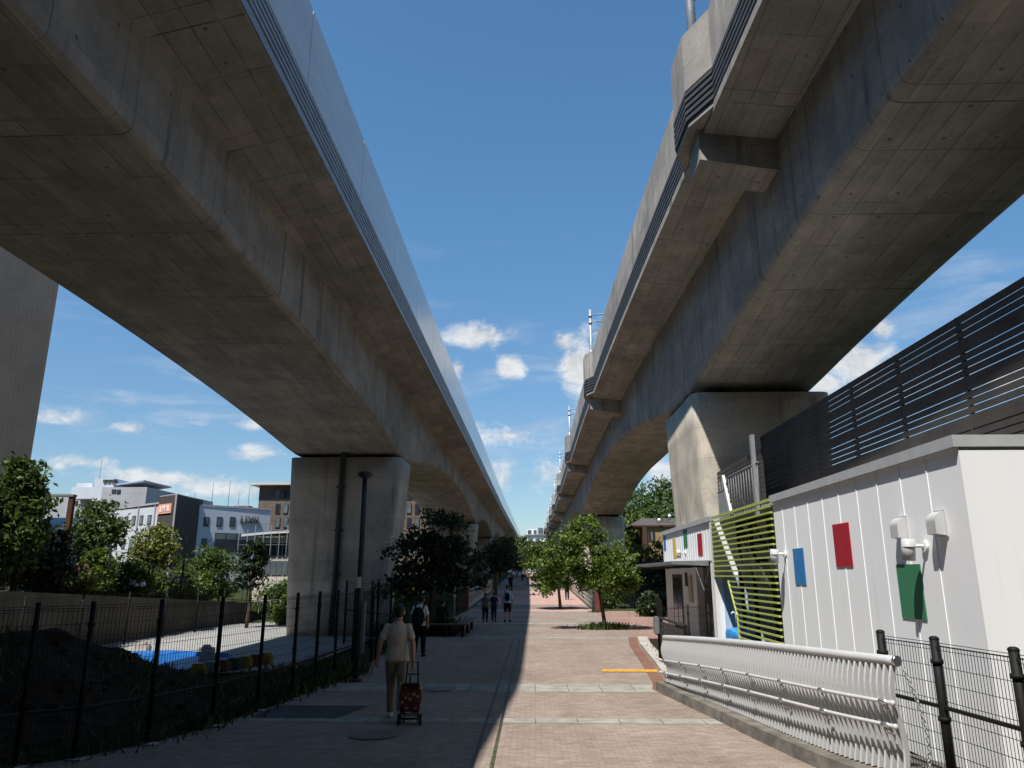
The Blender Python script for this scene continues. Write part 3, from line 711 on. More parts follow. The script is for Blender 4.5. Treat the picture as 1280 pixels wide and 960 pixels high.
# blue sheet over the sink
m = MB(); random.seed(3)
pts = [(4.62, 18.0), (5.1, 17.9), (5.2, 18.9), (5.1, 19.3), (4.65, 19.25)]
m.loft([[(x, y, .25) for x, y in pts], [(x, y, .74) for x, y in pts], [(x + .08 * (4.9 - x), y + .12 * (18.6 - y), 0.84 + .05 * math.sin(y * 9)) for x, y in pts], [(4.9 + (x - 4.9) * .3, 18.6 + (y - 18.6) * .3, .88) for x, y in pts]])
bs = m.build('sheet_covered_sink', 'blue_sheet'); tag(bs, 'wash basin wrapped in a bright blue plastic sheet', 'sink')
m = MB(); m.tube([(4.8, 18.75, .98), (4.8, 18.75, 1.2), (4.74, 18.75, 1.23), (4.7, 18.75, 1.18)], .02, 8); m.build('tap', 'white_paint').parent = bs
# low kerb wall, gate and letter box at the entrance
m = MB(); KR = [(15.2, 2.62), (15.8, 2.78), (19, 3.0), (23.76, 3.3), (26.2, 3.55)]
m.loft([[(lerp(RIGHT, y) - .0, y, -.05), (lerp(RIGHT, y) + .32, y, -.05), (lerp(RIGHT, y) + .32, y, .1), (lerp(RIGHT, y), y, .1)] for y, _ in KR])
tag(m.build('kerb', 'kerb'), 'pale concrete kerb along the nursery planting strip', 'kerb', kind='structure')
m = MB(); m.add([(2.9, 15.3, .05), (4.6, 15.3, .05), (4.6, 26, .05), (3.7, 26, .05), (3.2, 20, .05)], [(0, 1, 2, 3, 4)]); tag(m.build('planting_strip', 'soil'), 'bare soil strip behind the kerb', 'soil', kind='structure')
gt = thing('entrance_gate', 'black slatted gate beside the white ramp railing', 'gate', (3.4, 18, 0))
m = MB()
for k in range(7): m.box((2.98, 15.75, .2 + k * .12), (3.02, 18.6, .3 + k * .12))
m.obox((3.0, 15.75, 1.1), (3.0, 18.6, 1.1), .05, .05); addp(m.build('gate_leaf', 'dark_paint'), gt)
for yy, h in ((15.7, 1.12), (18.65, 1.5), (19.0, 1.5)):
    m = MB(); m.box((2.97, yy - .03, 0), (3.04, yy + .04, h)); addp(m.build('post', 'black_paint'), gt)
m = MB(); m.bevbox((2.86, 18.66, .72), (2.97, 18.95, 1.12), .02); addp(m.build('letter_box', 'grey_paint'), gt)

# ------------------------------------------------------------------ ramp railing
RC = [(2.47, 15.05), (2.56, 14.3), (2.66, 13.6), (2.82, 12.6), (2.97, 11.6), (3.12, 10.6), (3.29, 9.6), (3.45, 8.9), (3.70, 8.22)]
def curve_pts(pts, n):
    P_ = [Vector((*p, 0)) for p in pts]; out = []; N = len(P_)
    for i in range(N - 1):
        p0, p1, p2, p3 = P_[max(i - 1, 0)], P_[i], P_[i + 1], P_[min(i + 2, N - 1)]
        for k in range(n):
            u = k / n; out.append(.5 * ((2 * p1) + (p2 - p0) * u + (2 * p0 - 5 * p1 + 4 * p2 - p3) * u * u + (3 * p1 - p0 - 3 * p2 + p3) * u ** 3))
    out.append(P_[-1]); return out
rc = curve_pts(RC, 40)
acc = [0]
for a, b in zip(rc, rc[1:]): acc.append(acc[-1] + (b - a).length)
LT = acc[-1]
def at(s):
    s = min(max(s, 0), LT)
    i = min(max(np.searchsorted(acc, s) - 1, 0), len(rc) - 2); u = (s - acc[i]) / max(1e-6, acc[i + 1] - acc[i])
    p = rc[i].lerp(rc[i + 1], u); dd = (rc[min(i + 2, len(rc) - 1)] - rc[max(i - 1, 0)]).normalized()
    return p, dd, Vector((-dd.y, dd.x, 0))        # n points to the ramp side
ztop = lambda s: .93 + .31 * (1 - (1 - min(1, max(0, s / LT))) ** 1.5)
zbot = lambda s: .155 + .02 * s / LT
ru = thing('ramp_railing', 'white wavy bar railing curving along the entrance ramp', 'railing', (3.2, 11.5, 0))
m = MB(); ss = np.linspace(0, LT, 60)
m.loft([[at(s)[0] + at(s)[2] * a + Vector((0, 0, z)) for a, z in ((-.22, -.05), (.9, -.05), (.9, .13), (-.2, .15))] for s in ss])
tag(m.build('ramp_kerb', 'kerb_dark'), 'weathered concrete kerb and ramp surface under the white railing', 'kerb', kind='structure')
NP = 84
prof = lambda u: .055 * math.sin(2 * math.pi * u * 1.0 + .2) * (1 if u < .5 else 1.25)
pm = MB(); rings = []
for k in range(15):
    u = k / 14; o_ = prof(u) * .8
    rings.append([(a, o_ + b, u) for a, b in ((-.013, -.03), (.013, -.03), (.013, .03), (-.013, .03))])
pm.loft(rings); proto = pm.build('picket', 'white_rail'); addp(proto, ru)
for i in range(NP):
    s = .04 + (LT - .08) * i / (NP - 1); p, dd, nn = at(s)
    o = proto if i == 0 else proto.copy()
    if i: COL.objects.link(o)
    o.location = (p.x, p.y, zbot(s) - .01); o.rotation_euler.z = math.atan2(dd.y, dd.x); o.scale = (1, 1, ztop(s) - zbot(s))
m = MB(); m.tube([at(s)[0] + Vector((0, 0, ztop(s))) for s in np.linspace(-.0, LT, 70)], .048, 14); addp(m.build('top_rail', 'white_rail'), ru)
p, dd, nn = at(LT); m = MB(); q = p + Vector((0, 0, ztop(LT))); m.tube([q, q + dd * .03], .055, 16); addp(m.build('end_cap', 'chrome'), ru)
for dz in (-.40, -.62):
    m = MB(); hs = [at(s)[0] - at(s)[2] * .1 + Vector((0, 0, ztop(s) + dz)) for s in np.linspace(-.1, LT + .05, 70)]
    m.tube(hs, .02, 10); m.ell(hs[-1], (.03, .03, .03)); m.ell(hs[0], (.03, .03, .03)); hr = addp(m.build('handrail', 'white_rail'), ru)
    for s in np.linspace(.3, LT - .12, 8):
        p, dd, nn = at(s); z = ztop(s) + dz; m = MB()
        m.tube([p - nn * .1 + Vector((0, 0, z - .02)), p - nn * .1 + Vector((0, 0, z - .07)), p - nn * .0 + Vector((0, 0, z - .1))], .011, 8)
        m.tube([p - nn * .1 - dd * .05 + Vector((0, 0, z)), p - nn * .1 + dd * .05 + Vector((0, 0, z))], .026, 10)
        m.build('bracket', 'chrome').parent = hr
# chain at its end
m = MB(); c0 = at(LT)[0] + Vector((.05, -.06, ztop(LT) - .1))
for k in range(30):
    u = k / 29; q = c0 + Vector((.10 * math.sin(u * 3) + .06 * u, -.05 * u, -1.05 * u)); a = .024
    ax_ = Vector((1, 0, 0)) if k % 2 else Vector((0, 1, 0))
    m.tube([q + ax_ * (.014 * math.cos(t_)) + Vector((0, 0, a * math.sin(t_))) for t_ in np.linspace(0, 2 * math.pi, 9)], .006, 5, cap=False)
tag(m.build('chain', 'galvanised'), 'loose steel chain hanging from the railing end', 'chain')

# ------------------------------------------------------------------ mesh fences
def mesh_fence(name, label, pts, z0, z1, pr, mat, vstep=.05, hstep=.2, cat='fence', mid=None, tops=None, wire=.0022, bars=False, part_post='post'):
    P_ = [Vector((a, b, 0)) for a, b in pts]; c = sum(P_, Vector()) / len(P_)
    zf = z0 if callable(z0) else (lambda q: z0); zt = z1 if callable(z1) else (lambda q: z1)
    o = thing(name, label, cat, (c.x, c.y, zf(c)))
    for q in P_:
        m = MB(); m.tube([q + Vector((0, 0, zf(q))), q + Vector((0, 0, zt(q) + .04))], pr, 10); m.ell(q + Vector((0, 0, zt(q) + .045)), (pr * 1.1, pr * 1.1, pr * .7), 10, 6)
        if pr > .02:
            for h in (.12, .5, .88): zz = zf(q) + (zt(q) - zf(q)) * h; m.tube([q + Vector((0, 0, zz - .02)), q + Vector((0, 0, zz + .02))], pr * 1.35, 10)
        addp(m.build(part_post, mat), o)
    for a, b in zip(P_, P_[1:]):
        L = (b - a).length; d = (b - a) / L; m = MB(); a2 = a + d * pr; b2 = b - d * pr; z_b = .08
        n = max(2, int(L / vstep))
        for k in range(1, n):
            q = a.lerp(b, k / n); w_ = wire * (2.2 if bars else 1)
            m.obox(q + Vector((0, 0, zf(q) + z_b)), q + Vector((0, 0, zt(q) - .01)), w_ * 2, w_ * 2)
        if bars:
            for z in (.1, None):
                za = (zf(a2) + z if z else zt(a2)); zb = (zf(b2) + z if z else zt(b2)); m.obox(a2 + Vector((0, 0, za)), b2 + Vector((0, 0, zb)), .03, .03)
        else:
            nh = int((zt(a) - zf(a) - z_b) / hstep)
            hs_ = [zf(a) + z_b + k * hstep for k in range(nh + 1)]
            for z in hs_: m.obox(a2 + Vector((0, 0, z)), b2 + Vector((0, 0, z - zf(a) + zf(b))), wire * 2.4, wire * 2.4)
            # triangular beam along the top and bottom
            for zz in (zt(a) - .02, zf(a) + z_b):
                for off in (-.02, .02): 
                    s_ = Vector((-d.y, d.x, 0)) * off
                    m.obox(a2 + s_ + Vector((0, 0, zz)), b2 + s_ + Vector((0, 0, zz - zf(a) + zf(b))), .006, .006)
                m.obox(a2 + Vector((0, 0, zz + .03)), b2 + Vector((0, 0, zz + .03 - zf(a) + zf(b))), .006, .006)
        addp(m.build('mesh_panel', mat), o)
        if mid:
            m = MB(); m.obox(a2 + Vector((0, 0, zf(a) + mid)), b2 + Vector((0, 0, zf(b) + mid)), .035, .035); addp(m.build('mid_rail', mat), o)
    return o
LF = [(-6.6, 7.7), (-5.84, 8.97), (-5.4, 9.35), (-4.95, 10.17), (-4.62, 11.36), (-4.42, 12.59), (-4.24, 13.76), (-4.19, 15.0), (-4.14, 16.2), (-4.08, 17.5), (-4.05, 19.4)]
mesh_fence('mesh_fence', 'black wire mesh fence along the shaded left edge of the path', LF, -.06, 1.72, .03, 'black_paint', .05, .15, mid=.62)
for q in LF[1:8]:
    m = MB(); m.bevbox((q[0] - .08, q[1] - .1, -.06), (q[0] + .16, q[1] + .1, .02), .02)
    tag(m.build('footing_block', 'kerb', origin=(q[0], q[1], -.06)), 'small concrete footing block at the base of a left fence post', 'footing', 'footing blocks of the left fence')
mesh_fence('mesh_fence', 'tall black mesh gate fence behind the lamp post', [(-4.0, 19.7), (-4.0, 21.5), (-4.9, 23.2), (-6.0, 24.5)], 0, 1.85, .035, 'black_paint', .06, .2, mid=1.0)
mesh_fence('bar_fence', 'black vertical bar fence behind the shaded tree', [(-10.5, 43.5), (-8.5, 43.5), (-6.5, 43.5), (-4.35, 43.5)], -.3, 1.55, .035, 'black_paint', .13, .2, bars=True, wire=.007)
mesh_fence('bar_fence', 'black vertical bar railing beyond the sunlit plaza', [(3.75, 46.9), (6.0, 46.9), (8.2, 46.9), (10.4, 46.9)], .12, 1.3, .035, 'black_paint', .12, .2, bars=True, wire=.007)
mesh_fence('mesh_fence', 'black mesh gate fence in front of the white end wall', [(3.92, 9.0), (4.06, 8.1), (4.15, 6.95), (4.25, 5.75)], .0, 1.42, .045, 'black_paint', .045, .16, mid=.82)
mesh_fence('mesh_fence', 'short black mesh fence by the letter box', [(3.05, 19.1), (3.9, 19.9), (4.5, 20.3)], .0, 1.3, .025, 'black_paint', .06, .2)
mesh_fence('wire_fence', 'thin wire fence at the foot of the retaining wall', [(-15.4, y) for y in (17, 20, 23, 26, 29, 32, 35, 38, 41)], -.5, 1.4, .035, 'black_paint', .12, .3)
zw = lambda q: lerp([(0, 1.6), (23.4, 1.6), (39.7, .75), (44, .5)], q.y)
mesh_fence('wire_fence', 'tall thin wire fence on top of the planted retaining wall', [(-16.7, y) for y in (17, 20, 23.2, 26.4, 29.6, 32.8, 36, 39.5)], zw, lambda q: zw(q) + 1.75, .04, 'black_paint', .6, .22, wire=.0016)
# retaining wall
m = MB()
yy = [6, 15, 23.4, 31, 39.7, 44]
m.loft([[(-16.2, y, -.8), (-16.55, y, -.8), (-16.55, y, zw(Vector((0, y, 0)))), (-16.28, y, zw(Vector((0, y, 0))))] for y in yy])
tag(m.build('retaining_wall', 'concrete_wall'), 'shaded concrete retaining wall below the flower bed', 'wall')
# soil mound in the yard, weeds on its slope
from mathutils import noise as mno
def heap_noise(x, y): return .22 * mno.noise((x * .7, y * .7, 3)) + .14 * mno.noise((x * 1.9, y * 1.9, 7)) + .08 * mno.noise((x * 5, y * 5, 1)) + .05 * mno.noise((x * 11, y * 11, 5))
m = MB(); N = 90; random.seed(11)
hx, hy = 4.6, 6.0; cx, cy = -10.2, 14.8
m.v = []; 
for j in range(N):
    for i in range(N):
        u, v = i / (N - 1) * 2 - 1, j / (N - 1) * 2 - 1; r = math.hypot(u, v)
        h = max(0, 1 - r ** 1.25) * 1.5 * (1 + .12 * math.sin(7 * u + 3 * v) + .1 * math.sin(11 * v - 4 * u)) + heap_noise(cx + u * hx, cy + v * hy) * (.35 + .65 * min(1, max(0, 1.15 - r)))
        m.v.append((cx + u * hx, cy + v * hy, -.6 + h))
for j in range(N - 1):
    for i in range(N - 1): m.f.append((j * N + i, j * N + i + 1, (j + 1) * N + i + 1, (j + 1) * N + i)); m.mi.append(0); m.sm.append(True)
HEAP = list(m.v)
tag(m.build('soil_mound', 'soil'), 'dark heap of bare soil behind the left fence', 'soil', kind='structure')
# blue sheet pool and bright planter boxes in the yard
m = MB(); poly = [(-13.0, 24.8), (-11.8, 25.2), (-9.4, 24.2), (-8.4, 22.4), (-8.7, 20.6), (-9.8, 19.4), (-11.9, 22.2)]
m.loft([[(x, y, -.44) for x, y in poly], [(x, y, -.3) for x, y in poly], [(x * .97 - .33, y * .97 + .66, -.27) for x, y in poly], [(x * .9 - 1.1, y * .9 + 2.3, -.38) for x, y in poly]])
tag(m.build('blue_tarp', 'blue_pool'), 'blue plastic tarp spread on the yard behind the mound', 'tarp')
plain('shaded_yellow', (.30, .2, .03)); plain('shaded_blue', (.16, .22, .3)); plain('shaded_orange', (.2, .06, .03)); plain('shaded_green', (.02, .08, .045))  # box colours darkened evenly, shade put into the base colour
cols = ['shaded_yellow', 'shaded_blue', 'shaded_orange', 'shaded_green', 'shaded_yellow', 'shaded_orange', 'shaded_yellow']
nm_ = ['yellow', 'pale blue', 'orange', 'green', 'yellow', 'orange', 'yellow']
for k in range(7):
    u = k / 6; x, y = -8.7 + u * .8, 20.3 + u * 2.7
    m = MB(); m.bevbox((x - .2, y - .19, -.44), (x + .15, y + .19, -.2 + .02 * (k % 2)), .03); m.box((x - .15, y - .14, -.21), (x + .1, y + .14, -.14))
    lab = {'pale blue': 'pale blue block at the tarp edge', 'green': 'green block at the tarp edge'}.get(nm_[k], nm_[k] + ' block in the bright row at the tarp edge')
    tag(m.build('planter_box', cols[k], origin=(x, y, -.44)), lab, 'planter', 'bright blocks at the tarp edge')
for i, (x, y) in enumerate([(-13.1, 25.9), (-10.6, 25.1), (-9.7, 23.2)]):
    m = MB(); m.bevbox((x - .25, y - .15, -.44), (x + .25, y + .15, -.18), .04); m.bevbox((x - .12, y - .1, -.2), (x + .12, y + .1, -.1), .03)
    tag(m.build('concrete_block', 'kerb', origin=(x, y, -.44)), ['concrete weight block at the far corner of the blue tarp', 'concrete weight block at the middle of the blue tarp', 'concrete weight block beside the bright blocks'][i], 'block')

# ------------------------------------------------------------------ street furniture
lp = thing('lamp_post', 'slim grey lamp post with a flat cap in front of the pier', 'lamp post', (-3.64, 15.97, 0))
m = MB(); m.tube([(-3.64, 15.97, 0), (-3.64, 15.97, 4.12)], [.066, .054], 14); m.tube([(-3.64, 15.97, 0), (-3.64, 15.97, .06)], .13, 14); addp(m.build('pole', 'dark_paint'), lp)
m = MB(); m.tube([(-3.64, 15.97, 4.1), (-3.64, 15.97, 4.16), (-3.64, 15.97, 4.22), (-3.64, 15.97, 4.27)], [.06, .16, .16, .05], 18); addp(m.build('lamp_head', 'dark_paint'), lp)
m = MB(); m.box((-3.68, 15.885, 1.83), (-3.6, 15.905, 2.05)); addp(m.build('sticker', 'white_paint'), lp)
m = MB(); m.box((-3.57, 15.93, .55), (-3.5, 16.01, 1.55)); addp(m.build('conduit', 'grey_paint'), lp)
tl = thing('lamp_post', 'brown T-shaped lamp post rising from the flower bed', 'lamp post', (-17.2, 27.5, 1.2))
A_ = P(75, 728, 27.5); B_ = P(86, 619, 27.5); x = A_.x
m = MB(); m.box((x - .09, 27.42, 1.2), (x + .09, 27.58, B_.z)); addp(m.build('pole', 'eave_wood'), tl)
m = MB(); m.box((x - .75, 27.38, B_.z - .06), (x + .1, 27.62, B_.z + .02)); addp(m.build('lamp_arm', 'grey_paint'), tl)
# bench round the tree
bn = thing('bench', 'dark wooden bench wrapped round the shaded tree bed', 'bench', (-3.6, 28, 0))
m = MB()
for k in range(4): m.box((-5.6, 26.85 + k * .115, .4), (-2.3, 26.955 + k * .115, .44))
for k in range(4): m.box((-2.3 + .115 * k - .46, 27.33, .4), (-2.3 + .115 * k - .355, 31.2, .44))
addp(m.build('seat', 'wood_bench'), bn)
for x, y in ((-5.3, 27.05), (-4.2, 27.05), (-3.1, 27.05), (-2.5, 27.05), (-2.5, 29), (-2.5, 30.9)):
    m = MB(); m.box((x - .05, y - .14, 0), (x + .05, y + .14, .4)); addp(m.build('leg', 'black_paint'), bn)
m = MB(); m.box((-5.7, 27.4, -.04), (-2.8, 31.2, .16)); tag(m.build('tree_bed', 'soil'), 'soil bed enclosed by the bench', 'soil', kind='structure')
# bridge parapets
def bparapet(label, x, y0, y1, sgn):
    o = thing('bridge_parapet', label, 'parapet', (x, (y0 + y1) / 2, rise((y0 + y1) / 2)))
    m = MB(); yy = np.linspace(y0, y1, 8)
    m.loft([[(x - .1, y, rise(y) + .14), (x + .1, y, rise(y) + .14), (x + .1, y, rise(y) + 1.05), (x - .1, y, rise(y) + 1.05)] for y in yy]); addp(m.build('panel', 'parapet_cream'), o)
    m = MB(); m.loft([[(x - .16, y, rise(y) - .03), (x + .16, y, rise(y) - .03), (x + .16, y, rise(y) + .14), (x - .16, y, rise(y) + .14)] for y in yy]); addp(m.build('plinth', 'kerb_dark'), o)
    m = MB(); m.loft([[(x - .13, y, rise(y) + 1.05), (x + .13, y, rise(y) + 1.05), (x + .13, y, rise(y) + 1.11), (x - .13, y, rise(y) + 1.11)] for y in yy]); addp(m.build('coping', 'kerb'), o)
    if sgn < 0:
        m = MB()
        for i in range(22):
            y = y0 + 1 + i * (y1 - y0 - 2) / 21
            m.tube([(x + .102, y + .3 * math.cos(a), rise(y) + .7 + .16 * math.sin(a)) for a in np.linspace(0, 2 * math.pi, 13)], .02, 5, cap=False)
        m.obox((x + .103, y0 + .3, rise(y0) + .95), (x + .103, y1 - .3, rise(y1) + .95), .02, .04); m.obox((x + .103, y0 + .3, rise(y0) + .42), (x + .103, y1 - .3, rise(y1) + .42), .02, .04)
        addp(m.build('relief', 'pillar_red'), o)
    else:
        m = MB()
        for h in (.35, .6, .85): m.loft([[(x - .12, y, rise(y) + h), (x - .1, y, rise(y) + h), (x - .1, y, rise(y) + h + .07), (x - .12, y, rise(y) + h + .07)] for y in yy])
        addp(m.build('relief', 'grey_paint'), o)
    for y in (y0 - .2, y1 + .2):
        m = MB(); m.bevbox((x - .2, y - .2, rise(y) - .05), (x + .2, y + .2, rise(y) + 1.3), .03); addp(m.build('pillar', 'pillar_red'), o)
bparapet('cream panelled bridge parapet with round reliefs on the left', -4.15, 46.5, 74, -1)
bparapet('grey striped bridge parapet on the sunlit right', 3.68, 46.5, 74, 1)
m = MB(); m.tube([(3.4, 44.9, 0), (3.4, 44.9, 3.4)], .1, 14); m.tube([(3.4, 44.9, 0), (3.4, 44.9, .05)], .17, 14); m.tube([(3.4, 44.9, 3.36), (3.4, 44.9, 3.45)], .14, 14)
tag(m.build('steel_post', 'grey_paint', origin=(3.4, 44.9, 0)), 'grey round post at the right end of the bridge', 'post')
m = MB(); m.tube([(-4.0, 38.5, 0), (-4.0, 38.5, 2.6)], .05, 10); m.ell((-4.0, 38.5, 2.6), (.06, .06, .04)); m.tube([(-4., 38.5, 0), (-4., 38.5, .04)], .09, 10)
tag(m.build('thin_post', 'galvanised', origin=(-4, 38.5, 0)), 'thin pale post beside the shaded bench tree', 'post')
m = MB(); m.tube([(-3.75, 77, .5), (-3.75, 77, 4.6)], .07, 10); m.ell((-3.75, 77, 4.65), (.16, .16, .14)); tag(m.build('lamp_post', 'grey_paint', origin=(-3.75, 77, .5)), 'distant slim lamp post at the end of the left parapet', 'lamp post')
# low white barrier across the far path
wb = thing('road_barrier', 'low white road barrier across the far end of the path', 'barrier', (1.5, 118, rise(118)))
m = MB()
for h in (.35, .7): m.box((-.1, 117.95, rise(118) + h), (4.2, 118.05, rise(118) + h + .2))
addp(m.build('rail', 'white_paint'), wb)
for k in range(4):
    m = MB(); m.box((.1 + k * 1.3, 118.05, rise(118) - .1), (.2 + k * 1.3, 118.15, rise(118) + .9)); addp(m.build('post', 'white_paint'), wb)
# vans
def van(label, x, y, group):
    z = rise(y) - .0
    o = thing('parked_van', label, 'van', (x, y, z), group=group)
    m = MB(); sec = [(-1.7, .3), (-1.7, 1.0), (-1.62, 1.25), (-1.5, 1.85), (1.1, 1.9), (1.5, 1.15), (1.75, 1.0), (1.75, .3)]
    m.loft([[(x + dx, y + a, z + b) for a, b in sec] for dx in (-.74, .74)]); addp(m.build('body', 'car_white'), o)
    m = MB(); m.add([(x + a, y - 1.64 - .0 + .14 * (c - 1.2) / .6 - .03, z + c) for a, c in ((-.6, 1.22), (.6, 1.22), (.55, 1.7), (-.55, 1.7))], [(0, 1, 2, 3)]); 
    for sx in (-.745, .745): m.add([(x + sx, y + a, z + b) for a, b in ((-1.3, 1.2), (.9, 1.2), (.7, 1.7), (-1.25, 1.7))], [(0, 1, 2, 3)])
    addp(m.build('window', 'car_glass'), o)
    for sx in (-1, 1):
        m = MB(); m.box((x + sx * .66 - .06, y - 1.73, z + .75), (x + sx * .66 + .06, y - 1.69, z + 1.1)); addp(m.build('tail_light', 'tail_red'), o)
        for a in (-1.1, 1.15):
            m = MB(); m.tube([(x + sx * .62, y + a, z + .3), (x + sx * .76, y + a, z + .3)], .3, 16); addp(m.build('wheel', 'rubber'), o)
    m = MB(); m.box((x - .2, y - 1.72, z + .5), (x + .2, y - 1.69, z + .62)); addp(m.build('number_plate', 'white_paint'), o)
van('white van parked at the far end, left one of two', -2.35, 112, 'white vans at the far end of the path'); van('white van parked at the far end, nearer the sunlit strip', -.75, 112.6, 'white vans at the far end of the path')

# ------------------------------------------------------------------ vegetation
def leaves(n_clump, per, lobes, size, spread, rs, shell=.55, flat=.5):
    """leaf quads in clumps spread through ellipsoid lobes -> vertices, faces, clump centres"""
    g = np.random.default_rng(rs); cs = []
    wts = np.array([l[1][0] * l[1][1] * l[1][2] for l in lobes]) ** .7; wts /= wts.sum()
    for i in range(n_clump):
        c, r = lobes[g.choice(len(lobes), p=wts)]
        d = g.normal(size=3); d /= np.linalg.norm(d); rad = g.uniform(shell, 1.02)
        cs.append(np.array(c) + d * np.array(r) * rad)
    cs = np.array(cs); k = g.integers(max(3, int(per * .6)), int(per * 1.4) + 1, len(cs))
    cen = np.repeat(cs, k, 0); N = len(cen); sp = np.repeat(g.uniform(.6, 1.3, len(cs)), k)[:, None] * spread
    p = cen + g.normal(size=(N, 3)) * sp * np.array([1, 1, .6])
    t_ = g.normal(size=(N, 3)); t_[:, 2] -= .3; t_ /= np.linalg.norm(t_, axis=1)[:, None]
    nrm = g.normal(size=(N, 3)); nrm[:, 2] = np.abs(nrm[:, 2]) + flat
    b = np.cross(nrm, t_); b /= np.linalg.norm(b, axis=1)[:, None] + 1e-9; up_ = np.cross(t_, b)
    s = (size * g.uniform(.6, 1.35, N))[:, None]
    v = np.stack([p - t_ * s, p - b * s * .5 + up_ * s * .12, p + t_ * s, p + b * s * .5 + up_ * s * .12], 1).reshape(-1, 3)
    return v, np.arange(N * 4).reshape(-1, 4), cs
def fast_mesh(name, v, f, mat, parent=None):
    me = bpy.data.meshes.new(name); me.vertices.add(len(v)); me.vertices.foreach_set('co', v.ravel())
    me.loops.add(f.size); me.loops.foreach_set('vertex_index', f.ravel().astype(np.int32))
    me.polygons.add(len(f)); me.polygons.foreach_set('loop_start', (np.arange(len(f)) * f.shape[1]).astype(np.int32)); me.polygons.foreach_set('loop_total', np.full(len(f), f.shape[1], np.int32))
    me.materials.append(M[mat]); me.update(calc_edges=True)
    o = bpy.data.objects.new(name, me); COL.objects.link(o)
    if parent: addp(o, parent)
    return o
def tree(name, label, base, top, lobes, nc, per, size, spread, rs, leaf, tr=.09, cat='tree', group=None, bark='bark', branches=14, flowers=None, shell=.5):
    o = thing(name, label, cat, base, group=group)
    v, f, cs = leaves(nc, per, lobes, size, spread, rs, shell)
    fast_mesh('crown' if cat == 'tree' else 'foliage', v, f, leaf, o)
    m = MB(); g = random.Random(rs); b = Vector(base); t_ = Vector(top)
    mid = b.lerp(t_, .5) + Vector((g.uniform(-.1, .1), g.uniform(-.1, .1), 0)) * (t_ - b).length * .3
    m.tube([b - Vector((0, 0, .1)), b.lerp(mid, .4), mid, t_], [tr * 1.35, tr * 1.05, tr * .9, tr * .6], 9)
    for i in range(branches):
        c = Vector(cs[int(i * len(cs) / branches)]); s = b.lerp(t_, g.uniform(.55, 1.0)) if i % 3 else t_
        k = s.lerp(c, .5) + Vector((g.uniform(-.1, .1), g.uniform(-.1, .1), .12 * (c - s).length))
        m.tube([s, k, c], [tr * .5, tr * .3, tr * .1], 6)
    addp(m.build('trunk' if cat == 'tree' else 'stem', bark), o)
    if flowers:
        for (c, r, mt) in flowers:
            v, f, _ = leaves(5, 26, [(c, (r * .6, r * .6, r * .6))], r * .22, r * .35, rs + int(c[0] * 100) % 97, .2)
            fast_mesh('flower_head', v, f, mt, o)
    return o
tree('street_tree', 'sunlit bright green tree with a thin leaning trunk on the plaza edge', (2.78, 30.8, 0), (2.45, 30.8, 2.2),
     [((2.1, 30.8, 3.0), (1.35, 1.4, 1.15)), ((1.1, 30.7, 2.5), (1.15, 1.1, .8)), ((3.3, 30.9, 2.5), (1.0, 1.2, .85)), ((2.2, 30.8, 3.9), (.75, .8, .65)), ((2.9, 30.6, 1.9), (.9, .9, .6)), ((.4, 30.7, 1.8), (.6, .6, .4)), ((2.15, 30.6, 1.8), (.5, .6, .4)), ((3.75, 30.8, 1.75), (.5, .6, .4))],
     175, 62, .078, .17, 5, 'leaf_bright', .075, branches=22)
tree('street_tree', 'sunlit smaller tree behind the leaning tree on the path', (1.6, 48, 0), (1.4, 48, 2.6),
     [((1.0, 48, 3.2), (1.1, 1.2, 1.2)), ((.5, 48, 2.4), (1.1, 1, .9)), ((1.9, 48, 2.6), (1.0, 1, .75)), ((.8, 48, 1.55), (.9, 1, .5)), ((.2, 48, 3.3), (.6, .6, .7))], 130, 40, .12, .24, 9, 'leaf_mid', .09)
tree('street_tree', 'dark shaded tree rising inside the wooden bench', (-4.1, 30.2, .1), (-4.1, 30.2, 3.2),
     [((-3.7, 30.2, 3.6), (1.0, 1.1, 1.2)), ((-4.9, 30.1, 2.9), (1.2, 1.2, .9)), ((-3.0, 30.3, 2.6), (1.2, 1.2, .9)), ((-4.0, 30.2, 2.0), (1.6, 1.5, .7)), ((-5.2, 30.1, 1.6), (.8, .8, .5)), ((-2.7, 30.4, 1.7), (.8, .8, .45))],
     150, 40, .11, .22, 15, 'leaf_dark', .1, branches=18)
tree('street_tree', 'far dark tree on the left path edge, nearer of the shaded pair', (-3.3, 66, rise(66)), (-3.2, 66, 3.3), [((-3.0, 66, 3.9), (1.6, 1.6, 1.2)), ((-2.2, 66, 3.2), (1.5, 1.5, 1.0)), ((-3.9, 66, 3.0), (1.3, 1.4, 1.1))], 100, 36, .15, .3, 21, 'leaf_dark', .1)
tree('street_tree', 'far dark tree on the left path edge, beyond its shaded neighbour', (-2.6, 84, rise(84)), (-2.5, 84, 4.2), [((-2.2, 84, 5.0), (1.8, 1.7, 1.4)), ((-1.2, 84, 4.3), (1.4, 1.5, 1.1)), ((-3.2, 84, 4.1), (1.5, 1.5, 1.2))], 100, 36, .17, .32, 23, 'leaf_mid', .1)
